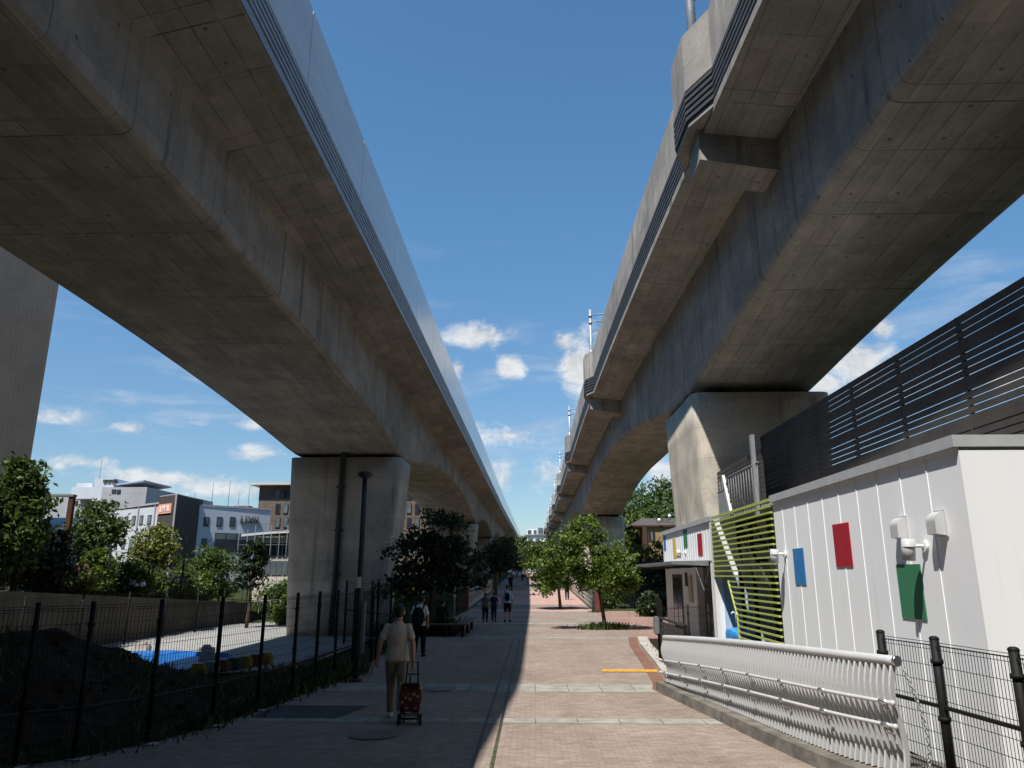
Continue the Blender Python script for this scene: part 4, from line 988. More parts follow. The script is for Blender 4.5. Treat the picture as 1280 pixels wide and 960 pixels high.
# right-hand shrubs beyond the plaza
for i, (x, y, rx, h, leaf, lab) in enumerate([(4.9, 51, 1.5, 2.6, 'leaf_bright', 'bright green bamboo-like shrub behind the bar railing'), (7.2, 50.5, 1.8, 3.0, 'leaf_dark', 'dark rounded shrub behind the bar railing'), (9.6, 51, 1.7, 3.4, 'leaf_dark', 'taller dark shrub at the right end of the bar railing'), (7.9, 55, 2.2, 4.4, 'leaf_mid', 'mid green shrub behind the dark shrubs near the brown house'), (6.2, 40.5, .8, 1.2, 'leaf_dark', 'small low shrub beside the right pier on the plaza')]):
    z = gz(x, y); tree('shrub', lab, (x, y, z), (x, y, z + h * .6), [((x, y, z + h * .5), (rx, rx * .8, h * .5)), ((x + rx * .4, y - .2, z + h * .7), (rx * .6, rx * .6, h * .33))], 70, 36, .12, .25, 40 + i, leaf, .06, 'shrub', 'shrubs beyond the plaza railing', branches=8)
# planted bed on the retaining wall
def bed(px, py0, py1, wpx, Y, leaf, lab, rs, nm='shrub', cat='shrub', nc=70, size=.09, flowers=(), tall=False):
    if px < 290:
        k0 = P(px, 720, 1.); Y = max(Y, 17.4 / abs(k0.x)); flowers = tuple(flowers)
    top = P(px, py0, Y); bot = P(px, py1, Y); r = wpx / 960 * Y / 2; zg = gz(top.x, Y); h = top.z - bot.z; c = (top + bot) / 2
    lobes = [((c.x, Y, c.z), (r * .8, r * .8, h * .42)), ((c.x - r * .45, Y, c.z - h * .12), (r * .55, r * .6, h * .3)), ((c.x + r * .45, Y + .1, c.z - h * .05), (r * .55, r * .6, h * .32)), ((c.x + r * .1, Y, top.z - h * .16), (r * .5, r * .5, h * .16))]
    fl = [(tuple(P(a, b, Y - r * .8 - .1)), rad, mt) for a, b, rad, mt in flowers]
    tree(nm, lab, (c.x, Y, zg), (c.x, Y, c.z), lobes, nc, 34, size, .18 * max(.7, r), rs, leaf, .05 if cat == 'shrub' else .08, cat, 'plants in the raised flower bed' if cat == 'shrub' else 'trees behind the retaining wall', branches=10, flowers=fl)
bed(8, 572, 735, 95, 23, 'leaf_mid', 'large leafy tree at the far left edge of the bed', 51, 'garden_tree', 'tree', 170, .12)
bed(34, 590, 660, 50, 24, 'leaf_bright', 'light green leafy branchy tree beside the dark tower', 52, 'garden_tree', 'tree', 50, .1)
bed(120, 624, 706, 68, 31, 'leaf_mid', 'round crowned tree in front of the blue-grey office wall', 53, 'garden_tree', 'tree', 100, .1)
bed(193, 655, 722, 60, 33, 'leaf_yellow', 'yellow green dogwood with pale blossoms below the dark sign tower', 54, 'garden_tree', 'tree', 90, .1)
bed(262, 684, 735, 78, 36, 'leaf_mid', 'flat topped green tree in front of the white office wall', 55, 'garden_tree', 'tree', 90, .1)
bed(314, 674, 745, 40, 38, 'leaf_dark', 'slim dark tree beside the scaffolding', 56, 'garden_tree', 'tree', 70, .1)
bed(60, 660, 742, 90, 25, 'leaf_dark', 'dark shrub mass below the leafy tree at the left edge', 57)
bed(118, 686, 735, 52, 29, 'leaf_bright', 'light green shrub dotted with pink blossoms', 58, flowers=[(97, 712, .12, 'petal_pink'), (92, 716, .12, 'petal_pink'), (108, 708, .1, 'petal_pink'), (112, 714, .09, 'petal_pink'), (88, 714, .11, 'petal_purple')])
bed(92, 716, 748, 70, 26, 'leaf_yellow', 'low yellow green shrub on the wall edge', 59, nc=50)
bed(165, 704, 748, 60, 28.5, 'leaf_mid', 'hydrangea with pale blue flower heads', 60, flowers=[(165, 728, .13, 'petal_blue'), (178, 730, .13, 'petal_blue'), (146, 715, .12, 'petal_blue'), (171, 731, .08, 'petal_white')])
bed(222, 712, 752, 56, 30.5, 'leaf_mid', 'hydrangea crowded with purple flower heads', 61, flowers=[(207, 722, .13, 'petal_pink'), (214, 719, .13, 'petal_purple'), (221, 722, .14, 'petal_purple'), (229, 724, .14, 'petal_purple'), (216, 727, .14, 'petal_purple'), (224, 729, .13, 'petal_purple'), (233, 729, .12, 'petal_purple'), (209, 729, .12, 'petal_pink')])
bed(250, 714, 754, 40, 32, 'leaf_bright', 'hydrangea with creamy white flower heads', 62, flowers=[(241, 722, .14, 'petal_white'), (248, 724, .13, 'petal_white'), (251, 730, .1, 'petal_white')])
bed(275, 722, 752, 40, 34, 'leaf_yellow', 'low yellow green shrub near the end of the wall', 63, nc=40)
bed(358, 742, 785, 34, 40.5, 'leaf_bright', 'sunlit shrub at the left foot of the nearest pier', 64, nc=50)
bed(348, 726, 752, 50, 47, 'leaf_mid', 'low green shrub in the sunlit lot left of the pier', 65, nc=50)
bed(508, 742, 775, 50, 52, 'leaf_bright', 'sunlit shrub seen behind the bar fence', 66, nc=50)
fill = ['low dark shrub at the near end of the flower bed', 'small light green shrub at the wall edge by the T-shaped lamp', 'mid green shrub spilling over the wall beside the lamp', 'dark shrub under the round crowned tree', 'bright shrub between the lamp and the dogwood', 'low mid green shrub under the dogwood', 'dark shrub between the dogwood and the purple hydrangea', 'light shrub under the flat topped tree', 'low shrub right of the white hydrangea', 'last small shrub at the far end of the wall']
for i, lab in enumerate(fill):
    Y = 23.5 + i * 1.95; X = -18.1 - .35 * (i % 2); zg = gz(X, Y); h = 1.25 + .35 * ((i * 7) % 3)
    leaf = ['leaf_dark', 'leaf_bright', 'leaf_mid', 'leaf_dark', 'leaf_bright', 'leaf_mid', 'leaf_dark', 'leaf_bright', 'leaf_mid', 'leaf_yellow'][i]
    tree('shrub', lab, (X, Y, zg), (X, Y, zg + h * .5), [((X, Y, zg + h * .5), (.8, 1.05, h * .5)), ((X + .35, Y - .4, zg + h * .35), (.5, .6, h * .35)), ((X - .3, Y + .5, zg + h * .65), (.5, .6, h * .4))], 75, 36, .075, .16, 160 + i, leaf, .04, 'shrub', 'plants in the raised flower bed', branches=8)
# grass and weeds along the left fence and kerbs
def weeds(name, label, spots, rs, n, size, mat='grass'):
    g = np.random.default_rng(rs); vs = []
    for (x0, y0, x1, y1, w_, z) in spots:
        u = g.random(n); p = np.stack([x0 + (x1 - x0) * u + g.normal(0, w_, n), y0 + (y1 - y0) * u + g.normal(0, w_ * .6, n), np.full(n, z)], 1)
        d = g.normal(size=(n, 3)) * .45; d[:, 2] = 1; h = (size * g.uniform(.4, 1.5, n))[:, None]
        a = g.uniform(0, 6.28, n); s = np.stack([np.cos(a), np.sin(a), np.zeros(n)], 1) * h * .09
        tip = p + d * h; mid = p + d * h * .5 + g.normal(size=(n, 3)) * h * .05
        vs.append(np.stack([p - s, p + s, mid + s * .8, tip, mid - s * .8], 1).reshape(-1, 3))
    v = np.concatenate(vs); o = fast_mesh(name, v, np.arange(len(v)).reshape(-1, 5), mat); return tag(o, label, 'grass', kind='stuff')
weeds('grass_tufts', 'wild grass growing along the foot of the left fence', [(-6.2, 8.6, -4.8, 11, .25, -.2), (-4.85, 11, -4.4, 14, .15, -.1), (-4.5, 13.5, -3.9, 17.5, .15, 0), (-8, 11, -6, 17, .8, -.45), (-7, 16, -5, 22, .5, -.3)], 3, 900, .22)
weeds('grass_tufts', 'grass at the foot of the sunlit tree', [(2.2, 30.8, 3.4, 30.9, .25, 0)], 4, 700, .22)
weeds('grass_tufts', 'sparse grass in the soil strip behind the kerb', [(3.1, 17, 3.5, 23, .12, .04), (3.3, 44.4, 3.7, 45, .2, 0), (3.3, 10.1, 2.55, 14.6, .02, 0)], 5, 300, .1)
weeds('ground_cover', 'low plants filling the bench bed', [(-5.3, 27.8, -3.4, 30.8, .25, .12), (-5.2, 27.9, -3.2, 27.9, .15, .12), (-4.9, 30.6, -3.4, 28.6, .25, .12)], 6, 1500, .3)
weeds('grass_tufts', 'rough sunlit grass lot beyond the yard', [(-22, 50, -7, 50, 3, -.4), (-16, 58, -6, 60, 4, -.3)], 8, 3500, .45)
# wooded hill behind the right viaduct
m = MB(); N = 24; 
for j in range(N):
    for i in range(N):
        u, v = i / (N - 1) * 2 - 1, j / (N - 1) * 2 - 1; r = min(1, math.hypot(u, v))
        m.v.append((48 + u * 46, 150 + v * 55, -1 + 19 * (.5 + .5 * math.cos(math.pi * r))))
for j in range(N - 1):
    for i in range(N - 1): m.f.append((j * N + i, j * N + i + 1, (j + 1) * N + i + 1, (j + 1) * N + i)); m.mi.append(0); m.sm.append(True)
tag(m.build('hill', 'grass_soil'), 'wooded hill behind the right viaduct', 'hill', kind='structure')
def hillz(x, y):
    r = min(1, math.hypot((x - 48) / 46, (y - 150) / 55)); return max(gz(x, y), -1 + 19 * (.5 + .5 * math.cos(math.pi * r)))
hs = [(782, 628, 118), (800, 612, 122), (820, 600, 126), (838, 596, 124), (855, 606, 122), (795, 640, 108), (815, 632, 112), (835, 624, 114), (778, 645, 112), (828, 648, 104), (850, 640, 106), (770, 640, 130), (1030, 560, 120)]
hl = ['dark rounded tree low on the left of the hill', 'mid green tree on the left shoulder of the hill', 'tall rounded tree at the crest of the hill', 'tallest tree on the hill beside the pier', 'hill tree partly behind the lit pier', 'pale bamboo clump at the foot of the hill', 'broad tree in the middle of the hill slope', 'dense tree on the right of the hill slope', 'small tree at the left foot of the hill', 'hill tree just above the brown house roof', 'hill tree behind the lit pier base', 'farthest tree peeping at the left of the hill', 'hill tree hidden behind the roof screen']
for i, ((px, py, Y), lab) in enumerate(zip(hs[:12], hl)):
    t_ = P(px, py, Y); zg = hillz(t_.x, Y); r = 2.4 + .5 * (i % 3); c = (t_.x, Y, t_.z - r * .9)
    zg = min(zg, c[2] - 2.5)
    tree('hill_tree', lab, (t_.x, Y, zg), (t_.x, Y, c[2]), [(c, (r, r, r * .9)), ((c[0] - r * .5, Y - .8, c[2] - r * .7), (r * .8, r * .8, r * .8)), ((c[0] + r * .6, Y - .5, c[2] - r * .5), (r * .75, r * .8, r * .75)), ((c[0], Y - 1, c[2] - r * 1.4), (r * 1.1, r * .9, r * .8))], 110, 34, .27, .5, 80 + i, 'leaf_bamboo' if i in (5, 8) else 'leaf_hill', .2, group='trees on the wooded hill', branches=6, shell=.7)

# ------------------------------------------------------------------ far buildings
def wall_panel(o, part, mat, A, B, z0, z1, u0, u1, off, thick=.06, sub=None, submat=None, inset=.08):
    A, B = Vector((A[0], A[1], 0)), Vector((B[0], B[1], 0)); d = (B - A); L = d.length; d /= L; nn = Vector((d.y, -d.x, 0))
    def slab(a, b, za, zb, o0, o1):
        m = MB(); q = [A + d * a + nn * o0, A + d * b + nn * o0, A + d * b + nn * o1, A + d * a + nn * o1]
        m.loft([[(p.x, p.y, za) for p in q], [(p.x, p.y, zb) for p in q]]); return m
    ob = addp(slab(u0 * L, u1 * L, z0, z1, off, off + thick).build(part, mat), o)
    if sub: slab(u0 * L + inset, u1 * L - inset, z0 + inset, z1 - inset, off + thick, off + thick + .02).build(sub, submat).parent = ob
    return ob
def upos(A, B, px):                       # where along wall A-B a picture column falls
    lo, hi = 0., 1.
    d0 = fw + rt * ((px - 640) / F) - up * ((700 - 480) / F); k = d0.x / d0.y
    ax_, ay = A; bx, by = B; return (k * ay - ax_) / ((bx - ax_) - k * (by - ay))
def zpos(A, B, px, py):
    u = upos(A, B, px); Y = A[1] + (B[1] - A[1]) * u; return P(px, py, Y).z
of = thing('office_building', 'pale corner office block with small windows and raised lettering', 'building', (-40, 88, -1))
CA, CB, CC, CD = (-40.4, 80.5), (-31.6, 89.5), (-41, 99), (-50.5, 88.5)
m = MB(); m.prism([CA, CB, CC, CD], -1, 9.55); addp(m.build('wall', 'office_white'), of)
m = MB(); m.prism([(CA[0] - .1, CA[1] - .12), (CB[0] + .12, CB[1]), CC, (CD[0] - .12, CD[1])], 9.55, 9.75); addp(m.build('roof_edge', 'office_grey'), of)
for (a, b), rows_, cols_ in (((CA, CB), [(646, 658), (673, 685)], [(231, 237), (249.5, 256.5), (266, 273), (282.5, 289.5)]),):
    for ri, (t0, t1) in enumerate(rows_):
        for p0, p1 in cols_[:2 if ri else 4]:
            wall_panel(of, 'window', 'frame_dark', a, b, zpos(a, b, p0, t1), zpos(a, b, p0, t0), upos(a, b, p0), upos(a, b, p1), .0, .05, 'pane', 'pane', .12)
a, b = CA, CB; u0, u1 = upos(a, b, 265.5), upos(a, b, 320)
wall_panel(of, 'window', 'frame_dark', a, b, zpos(a, b, 270, 690), zpos(a, b, 270, 666), u0, u1, .0, .05)
for k in range(4):
    w0 = u0 + (u1 - u0) * (k + .06) / 4; w1 = u0 + (u1 - u0) * (k + .94) / 4
    wall_panel(of, 'pane', 'pane', a, b, zpos(a, b, 270, 674), zpos(a, b, 270, 667), w0, w1, .05, .02); wall_panel(of, 'pane', 'pane_dark', a, b, zpos(a, b, 270, 689), zpos(a, b, 270, 675), w0, w1, .05, .02)
a, b = CD, CA
for t0, t1 in ((645, 657), (674, 686)):
    for p0, p1 in ((150, 154), (159, 163.5), (168.5, 173), (178.5, 183.5), (141, 144.5)):
        wall_panel(of, 'window', 'frame_dark', a, b, zpos(a, b, p0, t1 + (160 - p0) * .05), zpos(a, b, p0, t0 - (p0 - 160) * .05), upos(a, b, p0), upos(a, b, p1), .0, .05, 'pane', 'pane', .12)
for p0 in (166, 187): wall_panel(of, 'downpipe', 'office_grey', a, b, -1, 9.5, upos(a, b, p0), upos(a, b, p0 + .9), .0, .12)
# the dark sign tower at the corner
sA, sB = P(190.5, 700, 80), P(231, 700, 81.5); sC = P(212, 700, 77.6)
tw = thing('sign_tower', 'dark corner tower with a salmon red lettered sign', 'tower', (sC.x, sC.y, 0))
zt_ = P(212, 618, 77.6).z
bk = Vector((-37.5, 84, 0)); m = MB(); m.prism([(sC.x, sC.y), (sB.x, sB.y), (bk.x, bk.y), (sA.x, sA.y)], -1, zt_); addp(m.build('shaft', 'office_dark'), tw)
m = MB(); m.prism([(sC.x + .02, sC.y - .02), (sB.x, sB.y), (bk.x, bk.y), (sA.x, sA.y)], zt_, zt_ + .08); m.box((sC.x - .08, sC.y - .1, -1), (sC.x + .08, sC.y + .02, zt_ + .02)); addp(m.build('edge_trim', 'office_grey'), tw)
def lettering(txt, A, B, z0, z1, u0, u1, off, mat, parent, depth=.12, name='lettering'):
    cu = bpy.data.curves.new(name, 'FONT'); cu.body = txt; cu.extrude = depth; cu.space_character = 1.12
    to = bpy.data.objects.new('tmp', cu); COL.objects.link(to); dg = bpy.context.evaluated_depsgraph_get(); dg.update()
    me = bpy.data.meshes.new_from_object(to.evaluated_get(dg)); bpy.data.objects.remove(to)
    co = np.array([v.co[:] for v in me.vertices]); mn, mx = co.min(0), co.max(0)
    A, B = Vector((A[0], A[1], 0)), Vector((B[0], B[1], 0)); d = B - A; L = d.length; d /= L; nn = Vector((d.y, -d.x, 0))
    for v in me.vertices:
        u = (v.co.x - mn[0]) / (mx[0] - mn[0]); h = (v.co.y - mn[1]) / (mx[1] - mn[1]); q = A + d * L * (u0 + (u1 - u0) * u) + nn * (off + depth + v.co.z); v.co = (q.x, q.y, z0 + (z1 - z0) * h)
    me.materials.clear(); me.materials.append(M[mat]); o = bpy.data.objects.new(name, me); COL.objects.link(o); return addp(o, parent)
a, b = CA, CB; lettering('LIXIL', a, b, zpos(a, b, 308, 654.5), zpos(a, b, 308, 645.5), upos(a, b, 296), upos(a, b, 320.5), .02, 'letter_silver', of)
a, b = (sA.x, sA.y), (sC.x, sC.y)
sg = wall_panel(tw, 'sign_board', 'sign_salmon', a, b, zpos(a, b, 200, 642), zpos(a, b, 200, 630), upos(a, b, 191.5), upos(a, b, 208), .02, .1)
lt = lettering('LIXIL', a, b, zpos(a, b, 200, 639.5), zpos(a, b, 200, 632), upos(a, b, 194), upos(a, b, 206), .12, 'white_paint', tw, .02); lt.parent = sg; lt.matrix_parent_inverse = Matrix()
# rooftop clutter: thin antennas and a roof unit
rt_ = thing('rooftop_unit', 'small lettered rooftop unit on the pale office roof', 'roof unit', tuple(P(303, 640, 92)))
q = P(303, 636, 92); m = MB(); m.box((q.x - .9, 91.6, 9.3), (q.x + .9, 93, q.z + .35)); addp(m.build('housing', 'pillar_red'), rt_)
m = MB()
for k in range(7): m.box((q.x - .9 + k * .3, 91.5, 9.5), (q.x - .88 + k * .3, 91.52, q.z + .5))
addp(m.build('grille', 'white_paint'), rt_)
for i, (px, py, lab) in enumerate([(244, 616, 'short thin antenna on the pale office roof left'), (267, 603, 'thin antenna second on the pale office roof'), (288, 600, 'tallest thin antenna on the pale office roof'), (299, 616, 'short antenna beside the rooftop unit'), (312, 610, 'thin antenna at the right end of the pale office roof')]):
    q = P(px, py, 90); m = MB(); m.tube([(q.x, 90, 9.5), (q.x, 90, q.z)], .035, 6); m.tube([(q.x, 90, 9.5), (q.x, 90, 10.2)], .07, 6); tag(m.build('antenna', 'grey_paint', origin=(q.x, 90, 9.5)), lab, 'antenna', 'antennas on the office roof')
# grey laboratory block behind
gb = thing('office_building', 'large grey stepped block behind the blue-grey office wall', 'building', (-52, 115, 0))
def pbox(par, part, mat, px0, px1, py, Y, depth, zb=-1):
    a, b = P(px0, py, Y), P(px1, py, Y); m = MB(); m.box((a.x, Y, zb), (b.x, Y + depth, a.z)); return addp(m.build(part, mat), par)
pbox(gb, 'wall', 'office_grey', 20, 150, 617, 116, 20); pbox(gb, 'wall', 'office_grey', 128, 184, 609, 112, 24); pbox(gb, 'penthouse', 'office_white', 96, 116, 604, 117.5, 14, 12); pbox(gb, 'penthouse', 'office_white', 119, 143, 598, 113, 14, 12)
pbox(gb, 'roof_slab', 'office_white', 90, 130, 609, 113.5, 10, 13.4)
for k in range(3): pbox(gb, 'roof_fan', 'office_dark', 129 + k * 5, 133 + k * 5, 599.5, 112.8, 1, P(130, 603, 112.8).z)
for px, py in ((142, 614), (148, 614.5), (140, 630), (146, 630), (76, 641), (83, 642), (75, 625)): 
    q = P(px, py, 111.9); m = MB(); m.box((q.x - .3, 111.9 if px > 128 else 115.9, q.z - .3), (q.x + .3, 112.02 if px > 128 else 116.02, q.z + .3)); addp(m.build('window', 'pane_dark'), gb)
a, b = P(145, 605, 113), P(180, 600, 113); m = MB(); m.add([(a.x, 113, a.z), (b.x, 113, b.z), (b.x, 122, b.z), (a.x, 122, a.z), (a.x, 113, a.z - .2), (b.x, 113, b.z - .2), (b.x, 122, b.z - .2), (a.x, 122, a.z - .2)], [(0, 1, 2, 3), (7, 6, 5, 4), (0, 4, 5, 1), (1, 5, 6, 2), (2, 6, 7, 3), (3, 7, 4, 0)]); addp(m.build('sloped_roof', 'office_blue'), gb)
q = P(110, 569, 116); m = MB(); m.tube([(q.x, 120, 13), (q.x, 120, q.z)], .05, 6); tag(m.build('antenna', 'grey_paint', origin=(q.x, 120, 13)), 'tall thin antenna on the grey stepped block', 'antenna')
# plastic covered greenhouse
gh = thing('greenhouse', 'white arched plastic greenhouse beside the T-shaped lamp', 'greenhouse', tuple(P(62, 660, 60)))
a, b = P(47, 660, 60), P(78, 660, 60); zt2 = P(60, 646, 60).z; m = MB(); r = []
for k in range(9): th_ = math.pi * k / 8; r.append((a.z + (zt2 - a.z) * math.sin(th_), 62 - 2.2 * math.cos(th_)))
m.loft([[(x, y, z) for z, y in r] for x in (a.x, b.x)]); addp(m.build('cover', 'parasol_white'), gh)
m = MB()
for k in range(6):
    x = a.x + (b.x - a.x) * k / 5; m.tube([(x, y - .03, z + .03) for z, y in r], .05, 5)
addp(m.build('hoops', 'galvanised'), gh)
m = MB(); m.box((a.x - .6, 58.5, -1), (b.x + .3, 66, a.z - .02)); addp(m.build('base', 'office_white'), gh)
# dark tiled tower block, far left
tb = thing('tower_block', 'tall dark tiled tower at the far left edge', 'building', (-40, 50, 0))
m = MB(); m.prism([(-70, 45), (-31.2, 45), (-50, 68), (-80, 68)], -1, 27); addp(m.build('wall', 'tower_tile'), tb)
m = MB(); m.prism([(-70.3, 44.8), (-31, 44.8), (-50, 68.3), (-80, 68.3)], 27, 27.5); addp(m.build('roof_edge', 'office_dark'), tb)
# brown block with flat roof
bb = thing('apartment_block', 'brown brick block with a pale overhanging flat roof', 'building', (-25, 100, 0))
a, b = P(325, 607, 95), P(545, 607, 95); m = MB(); m.box((a.x, 95, -1), (b.x, 112, a.z)); addp(m.build('wall', 'brick_brown'), bb)
m = MB(); m.box((a.x - 1.0, 94, a.z), (b.x + .5, 113, a.z + .28)); addp(m.build('roof', 'office_cream'), bb)
m = MB(); m.box((a.x - .02, 94.97, a.z - 1.9), (b.x, 95, a.z)); addp(m.build('upper_band', 'office_dark'), bb)
for c0 in (347, 357, 500, 511, 521):
    for r0 in range(5):
        q = P(c0, 612 + r0 * 17.5, 94.9); m = MB(); m.box((q.x - .25, 94.9, q.z - 1.25), (q.x + .35, 94.975, q.z)); wn = addp(m.build('window', 'frame_dark'), bb)
        m = MB(); m.box((q.x - .17, 94.88, q.z - 1.15), (q.x + .27, 94.9, q.z - .08)); m.build('pane', 'pane' if (c0 + r0) % 3 else 'pane_dark').parent = wn
M_ = M['stucco']
# glazed pavilion with scaffold
gp = thing('pavilion', 'glazed pavilion with a pale curved roof behind the scaffold', 'building', (-22, 68, 0))
a, b = P(318, 672, 66), P(470, 672, 66); m = MB(); m.box((a.x, 66, -1), (b.x, 76, a.z)); addp(m.build('wall', 'office_cream'), gp)
m = MB(); m.loft([[(a.x - .8 + k * (b.x - a.x + 1.2) / 8, y, a.z + .1 + .5 * math.sin(math.pi * k / 8 * .8 + .3) + dz) for k in range(9)] + [(a.x - .8 + k * (b.x - a.x + 1.2) / 8, y, a.z + .5 * math.sin(math.pi * k / 8 * .8 + .3) - .1 + dz) for k in reversed(range(9))] for y, dz in ((65, 0), (77, .6))]); addp(m.build('roof', 'office_white'), gp)
for r0 in range(2):
    for k in range(9):
        q = P(326 + k * 7, 679 + r0 * 22, 65.95); m = MB(); m.box((q.x, 65.93, q.z - 1.2), (q.x + .42, 65.99, q.z)); addp(m.build('pane', 'pane_dark' if r0 == 0 else 'pane'), gp)
sf = thing('scaffold', 'thin tube scaffold in front of the glazed pavilion', 'scaffold', tuple(P(340, 715, 62)))
for k in range(7):
    q = P(300 + k * 10, 656 + (k % 2) * 6, 62); m = MB(); m.tube([(q.x, 62, -.6), (q.x, 62, q.z)], .022, 6); addp(m.build('upright', 'grey_paint'), sf)
for zz in (655, 664, 681, 699):
    a, b = P(308 if zz < 670 else 296, zz, 62), P(366, zz, 62); m = MB(); m.tube([(a.x, 62.05, a.z), (b.x, 62.05, b.z)], .02, 6); addp(m.build('ledger', 'grey_paint' if zz > 670 else 'brick_brown'), sf)
# brown house and white house to the right
bh = thing('house', 'ochre house with a deep brown eave and tiled roof', 'house', (15, 102, .6))
a, b = P(808, 656, 100), P(862, 656, 100)
m = MB(); m.box((a.x, 100, 0), (b.x + 3, 107, a.z)); addp(m.build('wall', 'stucco'), bh)
m = MB(); m.add([(a.x - 2.1, 99.6, a.z - .1), (b.x + 3.5, 99.6, a.z - .1), (b.x + 3.5, 108, a.z - .1), (a.x - 2.1, 108, a.z - .1), (a.x - .2, 103.5, a.z + 1.1), (b.x + 3, 103.5, a.z + 1.1)], [(0, 1, 5, 4), (2, 3, 4, 5), (3, 0, 4), (1, 2, 5), (3, 2, 1, 0)]); addp(m.build('roof', 'roof_tile'), bh)
m = MB(); m.box((a.x - 2.0, 99.65, a.z - .3), (b.x + 3.4, 99.8, a.z - .1)); m.box((a.x - 2., 99.65, a.z - .3), (a.x - 1.8, 108, a.z - .1)); m.box((a.x - .6, 99.6, 0), (a.x - .05, 100.5, a.z - .2)); addp(m.build('eave', 'eave_wood'), bh)
for px, py, w_, h_ in ((812, 665, .35, 1.3), (817, 664, .35, 1.3), (824, 702, .5, 1.6), (833, 690, .5, 1.4)):
    q = P(px, py, 99.97); m = MB(); m.box((q.x - w_ / 2, 99.95, q.z - h_), (q.x + w_ / 2, 100, q.z)); wn = addp(m.build('window', 'frame_dark'), bh)
    m = MB(); m.box((q.x - w_ / 2 + .06, 99.93, q.z - h_ + .06), (q.x + w_ / 2 - .06, 99.95, q.z - .06)); m.build('pane', 'pane_dark').parent = wn
q = P(812, 708, 99.4); m = MB(); m.box((q.x - .6, 98.6, q.z - .1), (q.x + 3, 100, q.z)); 
for k in range(12): m.box((q.x - .6 + k * .3, 98.6, q.z), (q.x - .57 + k * .3, 98.64, q.z + .9))
m.box((q.x - .6, 98.58, q.z + .88), (q.x + 3, 98.66, q.z + .94)); addp(m.build('balcony', 'dark_paint'), bh)
for px, py in ((824, 650), (837, 645)):
    q = P(px, py, 99.2); m = MB(); m.loft([[(q.x + r_ * math.cos(t_), 99.2 - .1 * (1 - r_ / .24), q.z + r_ * math.sin(t_)) for t_ in np.linspace(0, 2 * math.pi, 12, endpoint=False)] for r_ in (.24, .14, .03)], smooth=True); m.tube([(q.x, 99.2, q.z), (q.x + .1, 99.6, q.z - .5)], .03, 6); addp(m.build('dish_antenna', 'white_paint'), bh)
wh = thing('house', 'plain white house left of the ochre house', 'house', (13, 120, 1))
a, b = P(776, 659, 118), P(806, 659, 118); m = MB(); m.box((a.x, 118, 0), (b.x, 125, a.z)); addp(m.build('wall', 'white_paint'), wh)
m = MB(); m.box((a.x - .2, 117.8, a.z), (b.x + .2, 125.2, a.z + .2)); addp(m.build('roof', 'office_white'), wh)
q = P(792, 664, 117.97); m = MB(); m.box((q.x - .3, 117.95, q.z - 1), (q.x + .3, 118, q.z)); addp(m.build('window', 'pane'), wh)
# house on the hill at the far end of the path
fh = thing('house', 'white hillside apartment with a dormer at the far end of the path', 'house', (1, 205, 5))
a, b = P(657, 661, 205), P(684, 661, 205); m = MB(); m.box((a.x, 205, 2), (b.x, 217, P(660, 669, 205).z)); m.box((a.x + .3, 206, 2), (b.x - 1.8, 216, a.z)); addp(m.build('wall', 'white_paint'), fh)
m = MB(); m.box((a.x - .2, 204.6, P(660, 669, 205).z), (b.x, 205.9, P(660, 668.2, 205).z)); m.box((a.x - .3, 204.5, 2), (b.x + .5, 204.99, P(660, 677, 205).z)); addp(m.build('balcony', 'office_grey'), fh)
q = P(675.5, 658, 205); m = MB(); m.prism([(q.x - .9, 205.2), (q.x + .9, 205.2), (q.x + .9, 208), (q.x - .9, 208)], P(675, 667.5, 205).z, q.z); addp(m.build('dormer', 'office_white'), fh)
for px, py, w_ in ((662, 665, .5), (669, 665, .4), (675.5, 662, .6), (663, 674, .6), (672, 674, .6)):
    q = P(px, py, 204.9); m = MB(); m.box((q.x - w_, 204.2 if py > 670 else 204.88, q.z - .7), (q.x + w_, 204.5 if py > 670 else 205.19, q.z + .5)); addp(m.build('window', 'pane'), fh)
for i, (px, py, Y, r, leaf, lab) in enumerate([(664, 690, 170, 3.2, 'leaf_mid', 'far tree below the white hillside apartment'), (690, 690, 150, 3.4, 'leaf_dark', 'far dark tree at the right of the path end'), (632, 700, 140, 3, 'leaf_dark', 'far dark tree at the left of the path end')]):
    c = P(px, py, Y); tree('far_tree', lab, (c.x, Y, rise(Y) - .2), (c.x, Y, c.z), [((c.x, Y, c.z - .4), (r, r, r * .9))], 80, 30, .3, .5, 140 + i, leaf, .15, group='trees at the far end of the path', branches=5)
# unseen tall block added behind the viewpoint to block sky and deepen shade
st = thing('unseen_shade_block', 'unseen tall concrete block added behind the viewpoint to deepen the shade', 'building', (0, -24, 0))
m = MB(); m.box((-26, -40, -1), (26, -9, 29)); addp(m.build('wall', 'concrete_wall'), st)
m = MB(); m.box((-26.4, -40.4, 29), (26.4, -8.6, 29.6)); addp(m.build('roof', 'office_dark'), st)
for k in range(6):
    for j in range(4):
        m = MB(); m.box((-22 + k * 8, -9.03, 3 + j * 5.5), (-18 + k * 8, -8.94, 6 + j * 5.5)); addp(m.build('window', 'pane_dark'), st)

